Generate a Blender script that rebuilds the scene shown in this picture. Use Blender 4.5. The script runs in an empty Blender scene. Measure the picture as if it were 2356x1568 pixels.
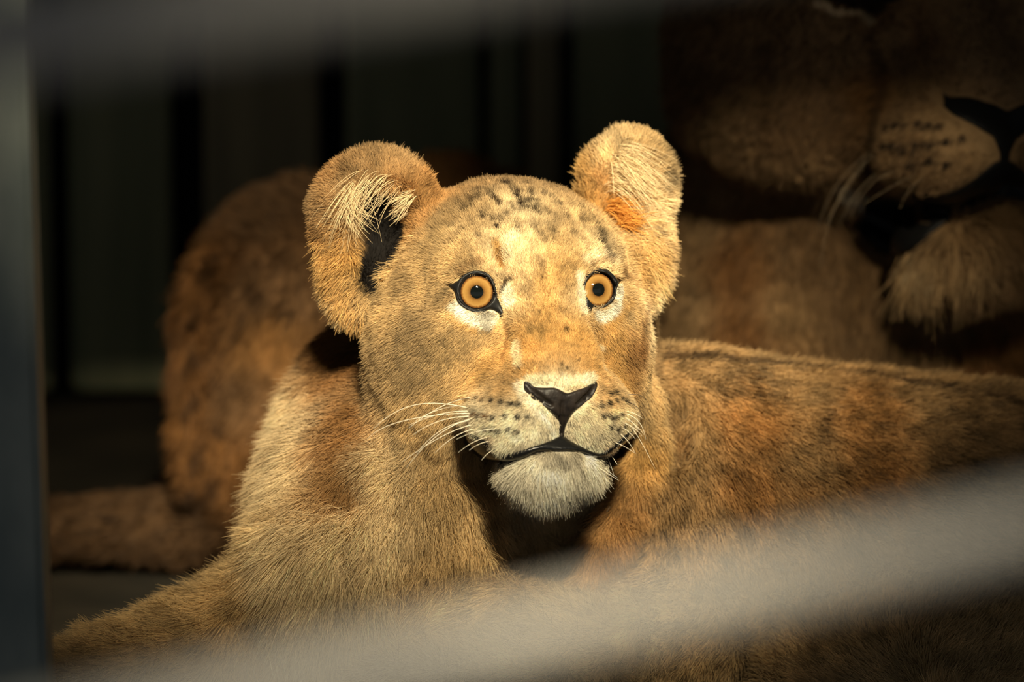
import bpy, bmesh, math, random
import numpy as np
from mathutils import Vector, Matrix
from mathutils.bvhtree import BVHTree

rng = np.random.default_rng(7)
random.seed(7)
scene = bpy.context.scene
COL = scene.collection

# ------------------------------------------------------------------ camera, world, sun, exposure
S = 0.0003                     # metres per picture pixel at the distance of the cub
DIST = 4.0
PITCH = math.radians(10.0)
CX, CY = 1178.0, 784.0
RIGHT = np.array([1.0, 0, 0]); FWD = np.array([0, math.cos(PITCH), -math.sin(PITCH)]); UP = np.array([0, math.sin(PITCH), math.cos(PITCH)])
CAM = np.array([0, -DIST * math.cos(PITCH), 0.985])
ORG = CAM + FWD * DIST         # world point at the middle of the picture, cub distance
R_PW = np.stack([RIGHT, UP, -FWD], axis=1)      # columns: frame axes (right, up, towards viewer)

cam_data = bpy.data.cameras.new('camera')
cam = bpy.data.objects.new('camera', cam_data); COL.objects.link(cam)
cam_data.sensor_width = 36.0
cam_data.lens = 36.0 * DIST / (2356 * S)
cam.location = CAM
cam.rotation_euler = (math.pi / 2 - PITCH, 0, 0)
cam_data.dof.use_dof = True
cam_data.dof.focus_distance = DIST - 0.055
cam_data.dof.aperture_fstop = 4.0
cam_data.clip_start = 0.05
scene.camera = cam
scene.view_settings.view_transform = 'Standard'
scene.view_settings.look = 'None'
scene.view_settings.gamma = 1.0
scene.view_settings.use_curve_mapping = False
scene.view_settings.exposure = 0.0
scene.cycles.max_bounces = 4; scene.cycles.diffuse_bounces = 2; scene.cycles.glossy_bounces = 2; scene.cycles.transmission_bounces = 2
scene.cycles.adaptive_threshold = 0.02

world = bpy.data.worlds.new('world'); scene.world = world; world.use_nodes = True
bg = world.node_tree.nodes['Background']
bg.inputs[0].default_value = (0.75, 0.8, 0.85, 1); bg.inputs[1].default_value = 0.45
sun_data = bpy.data.lights.new('sun', 'SUN'); sun = bpy.data.objects.new('sun', sun_data); COL.objects.link(sun)
sun_data.energy = 18.0; sun_data.color = (1.0, 0.86, 0.59); sun_data.angle = math.radians(9)
SUN_AZ, SUN_EL = math.radians(8), math.radians(36)
SUN_DIR = np.array([math.sin(SUN_AZ) * math.cos(SUN_EL), -math.cos(SUN_AZ) * math.cos(SUN_EL), math.sin(SUN_EL)])
sun.rotation_euler = Vector(SUN_DIR).to_track_quat('Z', 'Y').to_euler()

# ------------------------------------------------------------------ frame helpers
def to_world(p):
    """frame points (px right, px up from the picture's top edge as -py, px towards viewer) -> world metres"""
    p = np.asarray(p, dtype=np.float64)
    q = np.stack([p[..., 0] - CX, p[..., 1] + CY, p[..., 2]], axis=-1) * S
    return q @ R_PW.T + ORG

EYE_PT = np.array([CX, -CY, DIST / S])
def pix_ray(px, py):
    o = EYE_PT; d = np.array([px, -py, 0.0]) - o
    return o, d / np.linalg.norm(d)

# ------------------------------------------------------------------ distance-field modelling
class Field:
    def __init__(self, xs, ys, zs):
        self.ax = [np.asarray(a, dtype=np.float32) for a in (xs, ys, zs)]
        self.f = np.full([len(a) for a in self.ax], 1e3, dtype=np.float32)
    def box(self, lo, hi):
        sl = []
        for a, l, h in zip(self.ax, lo, hi):
            i = max(0, np.searchsorted(a, l) - 1); j = min(len(a), np.searchsorted(a, h) + 1)
            sl.append(slice(i, j))
        return tuple(sl)
    def pts(self, sl):
        X, Y, Z = [a[s] for a, s in zip(self.ax, sl)]
        return X[:, None, None], Y[None, :, None], Z[None, None, :]
    def add(self, prim, k=0.0, sub=False):
        fn, lo, hi = prim
        m = k + 40
        sl = self.box(np.array(lo) - m, np.array(hi) + m)
        a = self.f[sl]
        if a.size == 0: return
        b = fn(*self.pts(sl)).astype(np.float32)
        if sub:
            b = -b
            if k > 0:
                h = np.clip(0.5 - 0.5 * (a - b) / k, 0, 1)
                self.f[sl] = a * (1 - h) + b * h + k * h * (1 - h)
            else: self.f[sl] = np.maximum(a, b)
        else:
            if k > 0:
                h = np.clip(0.5 + 0.5 * (a - b) / k, 0, 1)
                self.f[sl] = a * (1 - h) + b * h - k * h * (1 - h)
            else: self.f[sl] = np.minimum(a, b)

def ell(c, r, R=None):
    c = np.asarray(c, float); r = np.asarray(r, float)
    R = np.eye(3) if R is None else np.asarray(R)
    ext = np.sqrt(((R * r) ** 2).sum(axis=1))
    def fn(X, Y, Z):
        dx, dy, dz = X - np.float32(c[0]), Y - np.float32(c[1]), Z - np.float32(c[2])
        k0 = 0; k1 = 0
        for i in range(3):
            q = np.float32(R[0, i]) * dx + np.float32(R[1, i]) * dy + np.float32(R[2, i]) * dz
            q = q / np.float32(r[i]); k0 = k0 + q * q; q = q / np.float32(r[i]); k1 = k1 + q * q
        k0 = np.sqrt(k0); k1 = np.sqrt(k1) + 1e-9
        return k0 * (k0 - 1) / k1
    return fn, c - ext, c + ext

def cone(a, b, ra, rb):
    a = np.asarray(a, float); b = np.asarray(b, float); d = b - a; L2 = float(d @ d)
    def fn(X, Y, Z):
        px, py, pz = X - np.float32(a[0]), Y - np.float32(a[1]), Z - np.float32(a[2])
        t = np.clip((px * d[0] + py * d[1] + pz * d[2]).astype(np.float32) / np.float32(L2), 0, 1)
        qx, qy, qz = px - t * np.float32(d[0]), py - t * np.float32(d[1]), pz - t * np.float32(d[2])
        return np.sqrt(qx * qx + qy * qy + qz * qz) - (ra + (rb - ra) * t).astype(np.float32)
    m = max(ra, rb)
    return fn, np.minimum(a, b) - m, np.maximum(a, b) + m

def rot_axes(yaw=0, pitch=0, roll=0):
    """columns: right, forward, up of a head in the frame axes (right, up, towards viewer). yaw turns the face to the picture's right."""
    y, p, r = map(math.radians, (yaw, pitch, roll))
    base = np.array([[1, 0, 0], [0, 0, 1], [0, 1, 0]], float)        # right, forward(=towards), up
    Ry = np.array([[math.cos(y), 0, math.sin(y)], [0, 1, 0], [-math.sin(y), 0, math.cos(y)]])
    Rx = np.array([[1, 0, 0], [0, math.cos(p), math.sin(p)], [0, -math.sin(p), math.cos(p)]])   # pitch>0 looks up
    Rz = np.array([[math.cos(r), -math.sin(r), 0], [math.sin(r), math.cos(r), 0], [0, 0, 1]])
    return Rz @ Ry @ Rx @ base

def rotz(deg):
    r = math.radians(deg)
    return np.array([[math.cos(r), -math.sin(r), 0], [math.sin(r), math.cos(r), 0], [0, 0, 1]])

def surface_nets(F):
    f = F.f; ax = F.ax
    s = f < 0
    nx, ny, nz = f.shape
    cnt = np.zeros((nx - 1, ny - 1, nz - 1), np.uint8)
    for i in (0, 1):
        for j in (0, 1):
            for k in (0, 1):
                cnt += s[i:nx - 1 + i, j:ny - 1 + j, k:nz - 1 + k]
    act = (cnt > 0) & (cnt < 8)
    idx = -np.ones(act.shape, np.int32)
    I, J, K = np.nonzero(act)
    n = len(I); idx[I, J, K] = np.arange(n)
    corners = np.empty((n, 8), np.float32)
    for c in range(8):
        corners[:, c] = f[I + (c & 1), J + (c >> 1 & 1), K + (c >> 2 & 1)]
    acc = np.zeros((n, 3), np.float32); m = np.zeros(n, np.float32)
    for a in range(8):
        for ax_i in range(3):
            b = a | (1 << ax_i)
            if b == a: continue
            va, vb = corners[:, a], corners[:, b]
            cr = (va < 0) != (vb < 0)
            t = np.where(cr, va / np.where(cr, va - vb, 1), 0)
            p = np.array([a & 1, a >> 1 & 1, a >> 2 & 1], np.float32)[None, :].repeat(n, 0)
            p[:, ax_i] += t
            acc += np.where(cr[:, None], p, 0); m += cr
    acc /= m[:, None]
    V = np.empty((n, 3), np.float64)
    for d, (A, Ix) in enumerate(zip(ax, (I, J, K))):
        V[:, d] = A[Ix] + acc[:, d] * (A[Ix + 1] - A[Ix])
    quads = []
    for d in range(3):
        sh = [slice(None)] * 3; s0 = list(sh); s1 = list(sh)
        s0[d] = slice(0, -1); s1[d] = slice(1, None)
        a_, b_ = s[tuple(s0)], s[tuple(s1)]
        cr = a_ != b_
        e = [(1, 2), (2, 0), (0, 1)][d]
        P = np.array(np.nonzero(cr))
        ok = (P[e[0]] > 0) & (P[e[1]] > 0) & (P[e[0]] < f.shape[e[0]] - 1) & (P[e[1]] < f.shape[e[1]] - 1)
        P = P[:, ok]; sg = a_[tuple(P)]
        def g(o0, o1):
            Q = P.copy(); Q[e[0]] += o0; Q[e[1]] += o1
            return idx[tuple(Q)]
        q = np.stack([g(-1, -1), g(0, -1), g(0, 0), g(-1, 0)], axis=1)
        q[~sg] = q[~sg][:, ::-1]
        quads.append(q)
    return V, np.concatenate(quads)

def relax(V, Q, it=2, lam=0.5):
    n = len(V)
    e0 = Q.reshape(-1); e1 = np.roll(Q, -1, axis=1).reshape(-1)
    for _ in range(it):
        acc = np.zeros_like(V); c = np.zeros(n)
        for d in range(3):
            acc[:, d] = np.bincount(e0, V[e1, d], n) + np.bincount(e1, V[e0, d], n)
        c = np.bincount(e0, minlength=n) + np.bincount(e1, minlength=n)
        V = V + lam * (acc / np.maximum(c, 1)[:, None] - V)
    return V

def vnormals(V, Q):
    fn = np.cross(V[Q[:, 2]] - V[Q[:, 0]], V[Q[:, 3]] - V[Q[:, 1]])
    N = np.zeros_like(V)
    for k in range(4):
        for d in range(3):
            N[:, d] += np.bincount(Q[:, k], fn[:, d], len(V))
    return N / (np.linalg.norm(N, axis=1, keepdims=True) + 1e-12)

# ------------------------------------------------------------------ object helpers
def mesh_obj(name, V, F, mat, parent=None, origin=None, smooth=True):
    V = np.asarray(V, float)
    o3 = np.array(origin if origin is not None else (0, 0, 0), float)
    me = bpy.data.meshes.new(name)
    me.from_pydata((V - o3).tolist(), [], [list(map(int, f)) for f in F]) if len(F) < 50000 else fast_mesh(me, V - o3, F)
    if smooth: me.polygons.foreach_set('use_smooth', np.ones(len(me.polygons), bool))
    me.update()
    if mat: me.materials.append(mat)
    o = bpy.data.objects.new(name, me); COL.objects.link(o)
    if parent: o.parent = parent
    else: o.location = o3
    return o

def fast_mesh(me, V, F):
    F = np.asarray(F); k = F.shape[1]
    me.vertices.add(len(V)); me.vertices.foreach_set('co', V.astype(np.float32).ravel())
    me.loops.add(F.size); me.loops.foreach_set('vertex_index', F.astype(np.int32).ravel())
    me.polygons.add(len(F)); me.polygons.foreach_set('loop_start', np.arange(0, F.size, k, dtype=np.int32))
    me.update(calc_edges=True); me.validate()

def thing(name, label, cat, loc, group=None):
    o = bpy.data.objects.new(name, None); COL.objects.link(o)
    o.location = loc; o['label'] = label; o['category'] = cat
    if group: o['group'] = group
    return o

def mat_simple(name, col, rough=0.5, spec=0.5, metal=0.0):
    m = bpy.data.materials.new(name); m.use_nodes = True
    b = m.node_tree.nodes['Principled BSDF']
    b.inputs['Base Color'].default_value = (*col, 1); b.inputs['Roughness'].default_value = rough
    b.inputs['Specular IOR Level'].default_value = spec; b.inputs['Metallic'].default_value = metal
    return m

def noise_mat(name, c0, c1, scale, rough=0.9, stretch=(1, 1, 1), bump=0.3, detail=6):
    m = bpy.data.materials.new(name); m.use_nodes = True; nt = m.node_tree; b = nt.nodes['Principled BSDF']
    tc = nt.nodes.new('ShaderNodeTexCoord'); mp = nt.nodes.new('ShaderNodeMapping'); mp.inputs['Scale'].default_value = stretch
    nt.links.new(tc.outputs['Object'], mp.inputs[0])
    nz = nt.nodes.new('ShaderNodeTexNoise'); nz.inputs['Scale'].default_value = scale; nz.inputs['Detail'].default_value = detail; nt.links.new(mp.outputs[0], nz.inputs['Vector'])
    rp = nt.nodes.new('ShaderNodeValToRGB'); nt.links.new(nz.outputs[0], rp.inputs[0])
    rp.color_ramp.elements[0].position = 0.3; rp.color_ramp.elements[1].position = 0.7
    rp.color_ramp.elements[0].color = (*c0, 1); rp.color_ramp.elements[1].color = (*c1, 1)
    nt.links.new(rp.outputs[0], b.inputs['Base Color']); b.inputs['Roughness'].default_value = rough; b.inputs['Specular IOR Level'].default_value = 0.2
    bp = nt.nodes.new('ShaderNodeBump'); bp.inputs['Strength'].default_value = bump; bp.inputs['Distance'].default_value = 0.004
    nt.links.new(nz.outputs[0], bp.inputs['Height']); nt.links.new(bp.outputs[0], b.inputs['Normal'])
    return m


def graded(lo, hi, flo, fhi, fine, coarse):
    a = [lo]
    while a[-1] < hi:
        x = a[-1]
        dist = max(flo - x, x - fhi, 0)
        a.append(x + min(coarse, fine + dist * 0.12))
    return np.array(a)

# ------------------------------------------------------------------ the cub
HO = np.array([1175.0, -690.0, 0.0])
HR = rot_axes(yaw=18, pitch=2, roll=1.5)
def H(x, y, z): return HO + HR @ np.array([x, y, z], float)
def P(px, py, w): return np.array([px, -py, w], float)

def build_cub_field(fine=4.6, coarse=16):
    F = Field(graded(-150, 3300, 700, 1570, fine, coarse), graded(-1950, -240, -1160, -300, fine, coarse), graded(-1220, 700, -160, 440, fine, coarse))
    A = F.add
    # neck, chest, trunk, legs
    A(cone(P(1170, 800, -420), P(1060, 1130, -380), 320, 365))
    A(cone(P(885, 960, -380), P(915, 1150, -260), 215, 250), 120)
    A(ell(P(935, 1190, -170), (305, 290, 290)), 120)
    A(ell(P(780, 1305, 20), (170, 150, 150)), 100)                          # breast tuft
    A(cone(P(1480, 1240, -520), P(2700, 1385, -680), 438, 462), 60)
    A(ell(P(1600, 1200, -430), (270, 390, 230), rotz(-10)), 80)              # shoulder
    A(cone(P(590, 1480, -90), P(60, 1640, 160), 155, 120), 14)               # foreleg to the left
    A(cone(P(1560, 1480, -180), P(960, 1640, 200), 190, 130), 60)            # folded foreleg
    A(ell(P(1130, 1420, -60), (270, 120, 150), rotz(12)), 70)
    A(ell(P(2130, 1600, -160), (430, 240, 260), rotz(8)), 30)                # thigh
    A(ell(P(1315, 1180, 40), (165, 190, 190), rotz(10)), 110, sub=True)          # hollow of the throat
    for a, b in ((P(1415, 940, -190), P(1395, 1080, -170)), (P(1395, 1080, -170), P(1320, 1260, -110)), (P(1415, 940, -100), P(1390, 1080, -60)), (P(1390, 1080, -60), P(1310, 1240, 0))): A(cone(a, b, 60, 60), 34, sub=True)
    for a, b in ((P(1556, 930, -190), P(1556, 1050, -180)), (P(1556, 1050, -180), P(1512, 1170, -160)), (P(1512, 1170, -160), P(1445, 1290, -130))): A(cone(a, b, 42, 42), 30, sub=True)
    A(ell(P(1402, 1100, -30), (62, 130, 150), rotz(8)), 40, sub=True)
    fold = [P(1440, 850, -180), P(1486, 930, -150), P(1494, 1010, -125), P(1466, 1120, -105), P(1410, 1230, -85), P(1340, 1330, -70)]
    for a, b in zip(fold[:-1], fold[1:]): A(cone(a, b, 36, 36), 24)
    # skull
    A(ell(H(0, -40, 25), (268, 290, 242), HR), 40)
    for s in (-1, 1):
        A(ell(H(s * 162, 0, -120), (146, 190, 165), HR), 90)                 # cheeks
    A(ell(H(0, 70, -240), (185, 200, 125), HR), 70)                          # jaw
    for s in (-1, 1):
        A(ell(H(s * 146, -10, -225), (120, 160, 105), HR), 80)               # jowls
    for s in (-1, 1):
        A(ell(H(s * 118, 165, 85), (85, 55, 50), HR), 60)                    # brow
        A(ell(H(s * 150, 150, -75), (90, 70, 60), HR), 70)                   # under the eyes
    A(cone(H(-48, 185, 50), H(-50, 275, -165), 52, 56), 50)
    A(cone(H(48, 185, 50), H(50, 275, -165), 52, 56), 50)
    A(ell(H(0, 190, -235), (165, 140, 105), HR), 70)                         # muzzle block
    A(ell(H(0, 290, -195), (82, 66, 50), HR), 40)
    for s in (-1, 1):
        A(ell(H(s * 88, 258, -276), (104, 108, 94), HR @ rot_y(s * 10)), 34)       # whisker pads
    A(ell(H(0, 322, -232), (58, 36, 50), HR), 24)
    A(ell(H(0, 262, -378), (114, 92, 56), HR), 30)                           # chin
    # eye sockets
    for s in EYES:
        A(ell(eye_centre(s), (EYE_R + 9,) * 3), 25)
    for s in EYES:
        A(ell(eye_centre(s) + gaze(s) * 30 + np.array([0, 2, 0]), (47, 44, 60), gaze_axes(s)), 6, sub=True)
    for line in ([(1160, 740), (1172, 765), (1172, 795), (1164, 830)], [(1352, 745), (1376, 785), (1388, 825), (1390, 855)], [(1150, 575), (1152, 600), (1158, 622)]):
        q = [march(F, *c) for c in line]
        for a, b in zip(q[:-1], q[1:]): A(cone(a, b, 9, 9), 16, sub=True)
    # lip line, cut into the surface
    line = [(1085, 1012), (1105, 1034), (1140, 1050), (1170, 1052), (1204, 1042), (1232, 1033), (1262, 1022), (1291, 1013), (1317, 1023), (1345, 1034), (1373, 1045), (1400, 1038), (1428, 1018)]
    q = [march(F, *c) for c in line]
    q = [p for p in q if p is not None]
    for a, b in zip(q[:-1], q[1:]): A(cone(a, b, 13, 13), 7, sub=True)
    # ears
    A(ell(P(868, 490, 10), (138, 136, 80), rotz(-15)), 40)
    A(ell(P(828, 622, -20), (72, 100, 80)), 55)
    A(ell(P(1438, 432, -170), (102, 132, 75), rotz(-14)), 40)
    A(ell(P(1452, 590, -140), (70, 115, 85)), 60)
    A(ell(P(886, 535, 90), (84, 122, 118), rotz(-16)), 20, sub=True)
    A(cone(P(872, 590, 75), P(856, 640, 70), 34, 22), 16, sub=True)
    A(ell(P(1458, 400, -80), (66, 80, 50), rotz(-20)), 25, sub=True)
    floor_clip(F)
    return F

def floor_clip(F):
    X, Y, Z = F.ax
    z = ((Y[None, :, None] + np.float32(CY)) * np.float32(UP[2]) - Z[None, None, :] * np.float32(FWD[2])) + np.float32(ORG[2] / S)
    F.f = np.maximum(F.f, 3.0 - z).astype(np.float32)

def rot_y(deg):
    r = math.radians(deg)
    return np.array([[math.cos(r), 0, math.sin(r)], [0, 1, 0], [-math.sin(r), 0, math.cos(r)]])

EYES = {-1: (1094, 673), 1: (1360, 667)}
IRIS_PX = {-1: (1097.5, 671.5), 1: (1377, 666)}
EYE_R = 54.0
def eye_centre(s):
    w = {-1: 226, 1: 142}[s]        # depth of the eyeball centre
    o, d = pix_ray(*EYES[s]); t = (w - o[2]) / d[2]
    return o + d * t
def gaze(s):
    c = eye_centre(s); q = IRIS_PX[s]
    r = 0.86 * EYE_R
    v = np.array([q[0] - EYES[s][0], -(q[1] - EYES[s][1]), 0.0]); v[2] = math.sqrt(r * r - v[0] ** 2 - v[1] ** 2)
    return v / np.linalg.norm(v)
def gaze_axes(s):
    g = gaze(s); x = np.cross([0, 1, 0], g); x /= np.linalg.norm(x)
    return np.stack([x, np.cross(g, x), g], axis=1)

EYE_EDGE = {-1: [(1029, 655), (1040, 652), (1057, 642), (1078, 629), (1094, 624), (1111, 623.5), (1121, 629.7), (1131, 643), (1138, 661), (1143, 679), (1153, 699), (1159, 715), (1158, 726), (1149, 735), (1148, 722), (1130, 712), (1112, 715), (1094, 716), (1076, 710), (1059, 698), (1049, 684), (1043, 669)],
            1: [(1344, 662), (1348, 646), (1358, 631.6), (1373, 621), (1387, 617), (1399, 619), (1408, 628), (1416, 638), (1427, 646), (1421, 655.5), (1417, 661), (1416.7, 672), (1412, 686), (1401, 697), (1389, 705), (1375, 709), (1365, 707), (1361, 717), (1355, 731), (1350, 720), (1347, 700), (1345, 681)]}

NOSE_EDGE = [(1206.8, 876), (1219, 880), (1229.5, 889), (1255, 891), (1276, 891), (1294, 899), (1304.5, 904), (1320.6, 899), (1354, 887), (1370, 876), (1375, 884), (1371.5, 897.5), (1361, 915), (1341, 931), (1320.6, 947), (1308, 966), (1300, 984.5), (1297, 1006), (1286, 1006), (1286, 967), (1267, 947), (1253.7, 935), (1227, 919), (1213.5, 904), (1205, 893)]

LIP_EDGE = [(1070, 984), (1098, 1002), (1120, 1013.6), (1137, 1027.6), (1159.6, 1041.7), (1190, 1037), (1218.5, 1029), (1246.6, 1020.6), (1271.8, 1010.8), (1285.8, 1003.8), (1297, 1003.8), (1316.7, 1016), (1344.8, 1030), (1367, 1040), (1384, 1041.7), (1401, 1030), (1429, 1008), (1456, 983), (1456, 1000), (1429, 1027.6), (1401, 1047), (1373, 1050), (1344.8, 1041.7), (1316.7, 1036), (1288.6, 1036), (1260.6, 1036), (1232.5, 1039), (1204.5, 1053), (1170.8, 1061), (1148, 1060), (1114, 1058), (1088, 1040), (1070, 1014)]

def poly_sdf(poly, X, Y):
    d = np.full(np.broadcast(X, Y).shape, 1e9); ins = np.zeros(d.shape, bool)
    n = len(poly)
    for i in range(n):
        (x0, y0), (x1, y1) = poly[i - 1], poly[i]
        ex, ey = x1 - x0, y1 - y0
        t = np.clip(((X - x0) * ex + (Y - y0) * ey) / (ex * ex + ey * ey), 0, 1)
        d = np.minimum(d, (X - x0 - t * ex) ** 2 + (Y - y0 - t * ey) ** 2)
        c = (y0 > Y) != (y1 > Y)
        if ey != 0: ins ^= c & (X < (x1 - x0) * (Y - y0) / ey + x0)
    d = np.sqrt(d)
    return np.where(ins, -d, d)

def march(F, px, py, w0=470, w1=-200):
    o, d = pix_ray(px, py)
    w = np.arange(w0, w1, -2.0); t = (w - o[2]) / d[2]
    v = field_sample(F, o[None] + d[None] * t[:, None])
    k = np.nonzero(v < 0)[0]
    return None if len(k) == 0 else o + d * t[k[0]]

def field_sample(F, p):
    idx = []; fr = []
    for d in range(3):
        a = F.ax[d]; i = np.clip(np.searchsorted(a, p[:, d]) - 1, 0, len(a) - 2)
        idx.append(i); fr.append(np.clip((p[:, d] - a[i]) / (a[i + 1] - a[i]), 0, 1))
    out = 0
    for c in range(8):
        b = (c & 1, c >> 1 & 1, c >> 2 & 1); w = 1
        for d in range(3): w = w * (fr[d] if b[d] else 1 - fr[d])
        out = out + w * F.f[idx[0] + b[0], idx[1] + b[1], idx[2] + b[2]]
    return out

def build_nose(F, edge, lo, hi, step, lift, nostrils, grooves):
    G = Field(np.arange(lo[0], hi[0], step), np.arange(lo[1], hi[1], step), np.arange(lo[2], hi[2], step))
    X, Y, Z = np.meshgrid(*G.ax, indexing='ij')
    p = np.stack([X.ravel(), Y.ravel(), Z.ravel()], axis=1)
    dh = field_sample(F, p).reshape(X.shape)
    # seen along the line of sight, so that the outline keeps its place
    k = (EYE_PT[2]) / (EYE_PT[2] - Z)
    d2 = poly_sdf(edge, CX + (X - CX) * k, CY + (-Y - CY) * k)
    a = dh - lift; b = d2
    kk = 9.0; h = np.clip(0.5 - 0.5 * (a - b) / kk, 0, 1)
    d = a * (1 - h) + b * h + kk * h * (1 - h)
    d = np.maximum(d, -(dh + 26))
    G.f = d.astype(np.float32)
    for c in nostrils: G.add(c, 5, sub=True)
    for c in grooves: G.add(c, 5, sub=True)
    return surface_nets(G)

def build_lid(s, edge):
    """dark skin around the eye: rings on the eyeball, from the visible edge of the iris out under the fur"""
    c = eye_centre(s); g = gaze(s)
    ctr = np.array(IRIS_PX[s])
    def on_sphere(px, py, R):
        o, d = pix_ray(px, py)
        oc = o - c; b = oc @ d; q = oc @ oc - R * R
        disc = b * b - q
        if disc <= 0:
            p = o + d * (-b); v = p - c
            return c + v / np.linalg.norm(v) * R
        return o + d * (-b - math.sqrt(disc))
    # densify the outline
    e = np.array(edge); n = len(e); pts = []
    for i in range(n):
        p0, p1, p2, p3 = e[i - 1], e[i], e[(i + 1) % n], e[(i + 2) % n]
        for t in (0, 0.33, 0.67):
            pts.append(0.5 * ((2 * p1) + (-p0 + p2) * t + (2 * p0 - 5 * p1 + 4 * p2 - p3) * t * t + (-p0 + 3 * p1 - 3 * p2 + p3) * t ** 3))
    rings = []
    for k, R in ((None, 1.5), (None, 4.5), (0.94, 10), (0.99, 13), (1.04, 13), (1.14, 2)):
        ring = []
        for q in pts:
            v = q - ctr; L = np.linalg.norm(v)
            if k is None: v = v / L * min(L * 0.93, 38.5 if R < 3 else 40.5)
            else: v = v * k * min(1.0, 47 / L)
            ring.append(on_sphere(ctr[0] + v[0], ctr[1] + v[1], EYE_R + R))
        rings.append(ring)
    m = len(pts); V = np.array(rings).reshape(-1, 3); Fs = []
    for r in range(len(rings) - 1):
        for i in range(m):
            j = (i + 1) % m
            Fs.append((r * m + i, (r + 1) * m + i, (r + 1) * m + j, r * m + j))
    return V, Fs

F = build_cub_field()
V, Q = surface_nets(F)
V = relax(V, Q, 2)

# ------------------------------------------------------------------ fur
def lin(r, g, b):
    c = np.array([r, g, b], float) / 255
    return np.where(c <= 0.04045, c / 12.92, ((c + 0.055) / 1.055) ** 2.4)

_NT = np.random.default_rng(3).random((32, 32, 32)).astype(np.float32)
def noise3(p, scale, off=0.0):
    q = p / scale + off
    i = np.floor(q).astype(np.int64); f = (q - i).astype(np.float32); f = f * f * (3 - 2 * f)
    out = 0
    for c in range(8):
        b = (c & 1, c >> 1 & 1, c >> 2 & 1); w = 1
        for d in range(3): w = w * (f[:, d] if b[d] else 1 - f[:, d])
        out = out + w * _NT[(i[:, 0] + b[0]) & 31, (i[:, 1] + b[1]) & 31, (i[:, 2] + b[2]) & 31]
    return out * 2 - 1

def project(p):
    k = EYE_PT[2] / (EYE_PT[2] - p[:, 2])
    return CX + (p[:, 0] - CX) * k, CY + (-p[:, 1] - CY) * k

class Coat:
    """colours, lengths and lie of an animal's fur, set out at points of its own surface"""
    def __init__(self, V, Q, mirror=None):
        self.V, self.Q = V, Q
        self.N = vnormals(V, Q)
        self.bvh = BVHTree.FromPolygons(V.tolist(), Q.tolist())
        self.anch = []; self.strokes = []
    def cast(self, px, py):
        o, d = pix_ray(px, py)
        h = self.bvh.ray_cast(Vector(o), Vector(d))
        if h[0] is None:
            # beside the outline: nearest surface point to the line of sight
            t = (0 - o[2]) / d[2]; q = o + d * t
            h = self.bvh.find_nearest(Vector(q))
        return np.array(h[0]), np.array(h[1])
    def hits(self, px, py):
        o, d = pix_ray(px, py); return self.bvh.ray_cast(Vector(o), Vector(d))[0] is not None
    def anchor(self, px, py, col, L, dx, dy, lift=0.3):
        p, n = self.cast(px, py)
        v = np.array([dx, -dy, 0.0]); v /= np.linalg.norm(v) + 1e-9
        v = v - min(v @ n, 0) * n
        self.anch.append((p, lin(*col), L, v, lift))
    def stroke(self, pts, r, col, alpha=1.0, soft=0.5, length=None, bald=0.0, broken=0.0):
        P3 = [self.cast(*q)[0] for q in pts if self.hits(*q)]
        if not P3: return
        P3 = np.array(P3)
        self.strokes.append((P3, r, None if col is None else lin(*col), alpha, soft, length, bald, broken))
    def bake(self):
        self.aP = np.array([a[0] for a in self.anch]); self.aC = np.array([a[1] for a in self.anch])
        self.aL = np.array([a[2] for a in self.anch], float); self.aV = np.array([a[3] for a in self.anch]); self.aF = np.array([a[4] for a in self.anch], float)
        self.att = np.concatenate([self.aC, self.aL[:, None], self.aV, self.aF[:, None]], axis=1)
    def eval(self, p, s2=45.0):
        out = np.empty((len(p), 8)); bald = np.zeros(len(p))
        for i in range(0, len(p), 40000):
            q = p[i:i + 40000]
            d2 = ((q[:, None, :] - self.aP[None]) ** 2).sum(-1)
            w = 1.0 / (d2 + s2 * s2) ** 2
            out[i:i + 40000] = (w @ self.att) / w.sum(1, keepdims=True)
        for P3, r, col, alpha, soft, length, bd, brk in self.strokes:
            lo = P3.min(0) - r * 1.6; hi = P3.max(0) + r * 1.6
            m = np.nonzero(((p > lo) & (p < hi)).all(1))[0]
            if len(m) == 0: continue
            q = p[m]; d = np.full(len(q), 1e9)
            if len(P3) == 1: d = np.linalg.norm(q - P3[0], axis=1)
            for a, b in zip(P3[:-1], P3[1:]):
                e = b - a; t = np.clip((q - a) @ e / (e @ e + 1e-9), 0, 1)
                d = np.minimum(d, np.linalg.norm(q - a - t[:, None] * e, axis=1))
            d = d + noise3(q, 9.0) * r * 0.22
            x = np.clip((r * (1 + soft * 0.5) - d) / (r * soft + 1e-6), 0, 1); x = x * x * (3 - 2 * x) * alpha
            if brk: x = x * np.clip(0.72 + brk * noise3(q, 8.0, 19.0) * 1.6, 0, 1)
            if col is not None: out[m, :3] = out[m, :3] * (1 - x[:, None]) + col * x[:, None]
            if length is not None: out[m, 3] = out[m, 3] * (1 - x) + length * x
            bald[m] = np.maximum(bald[m], bd * x)
        return out, bald

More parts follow.
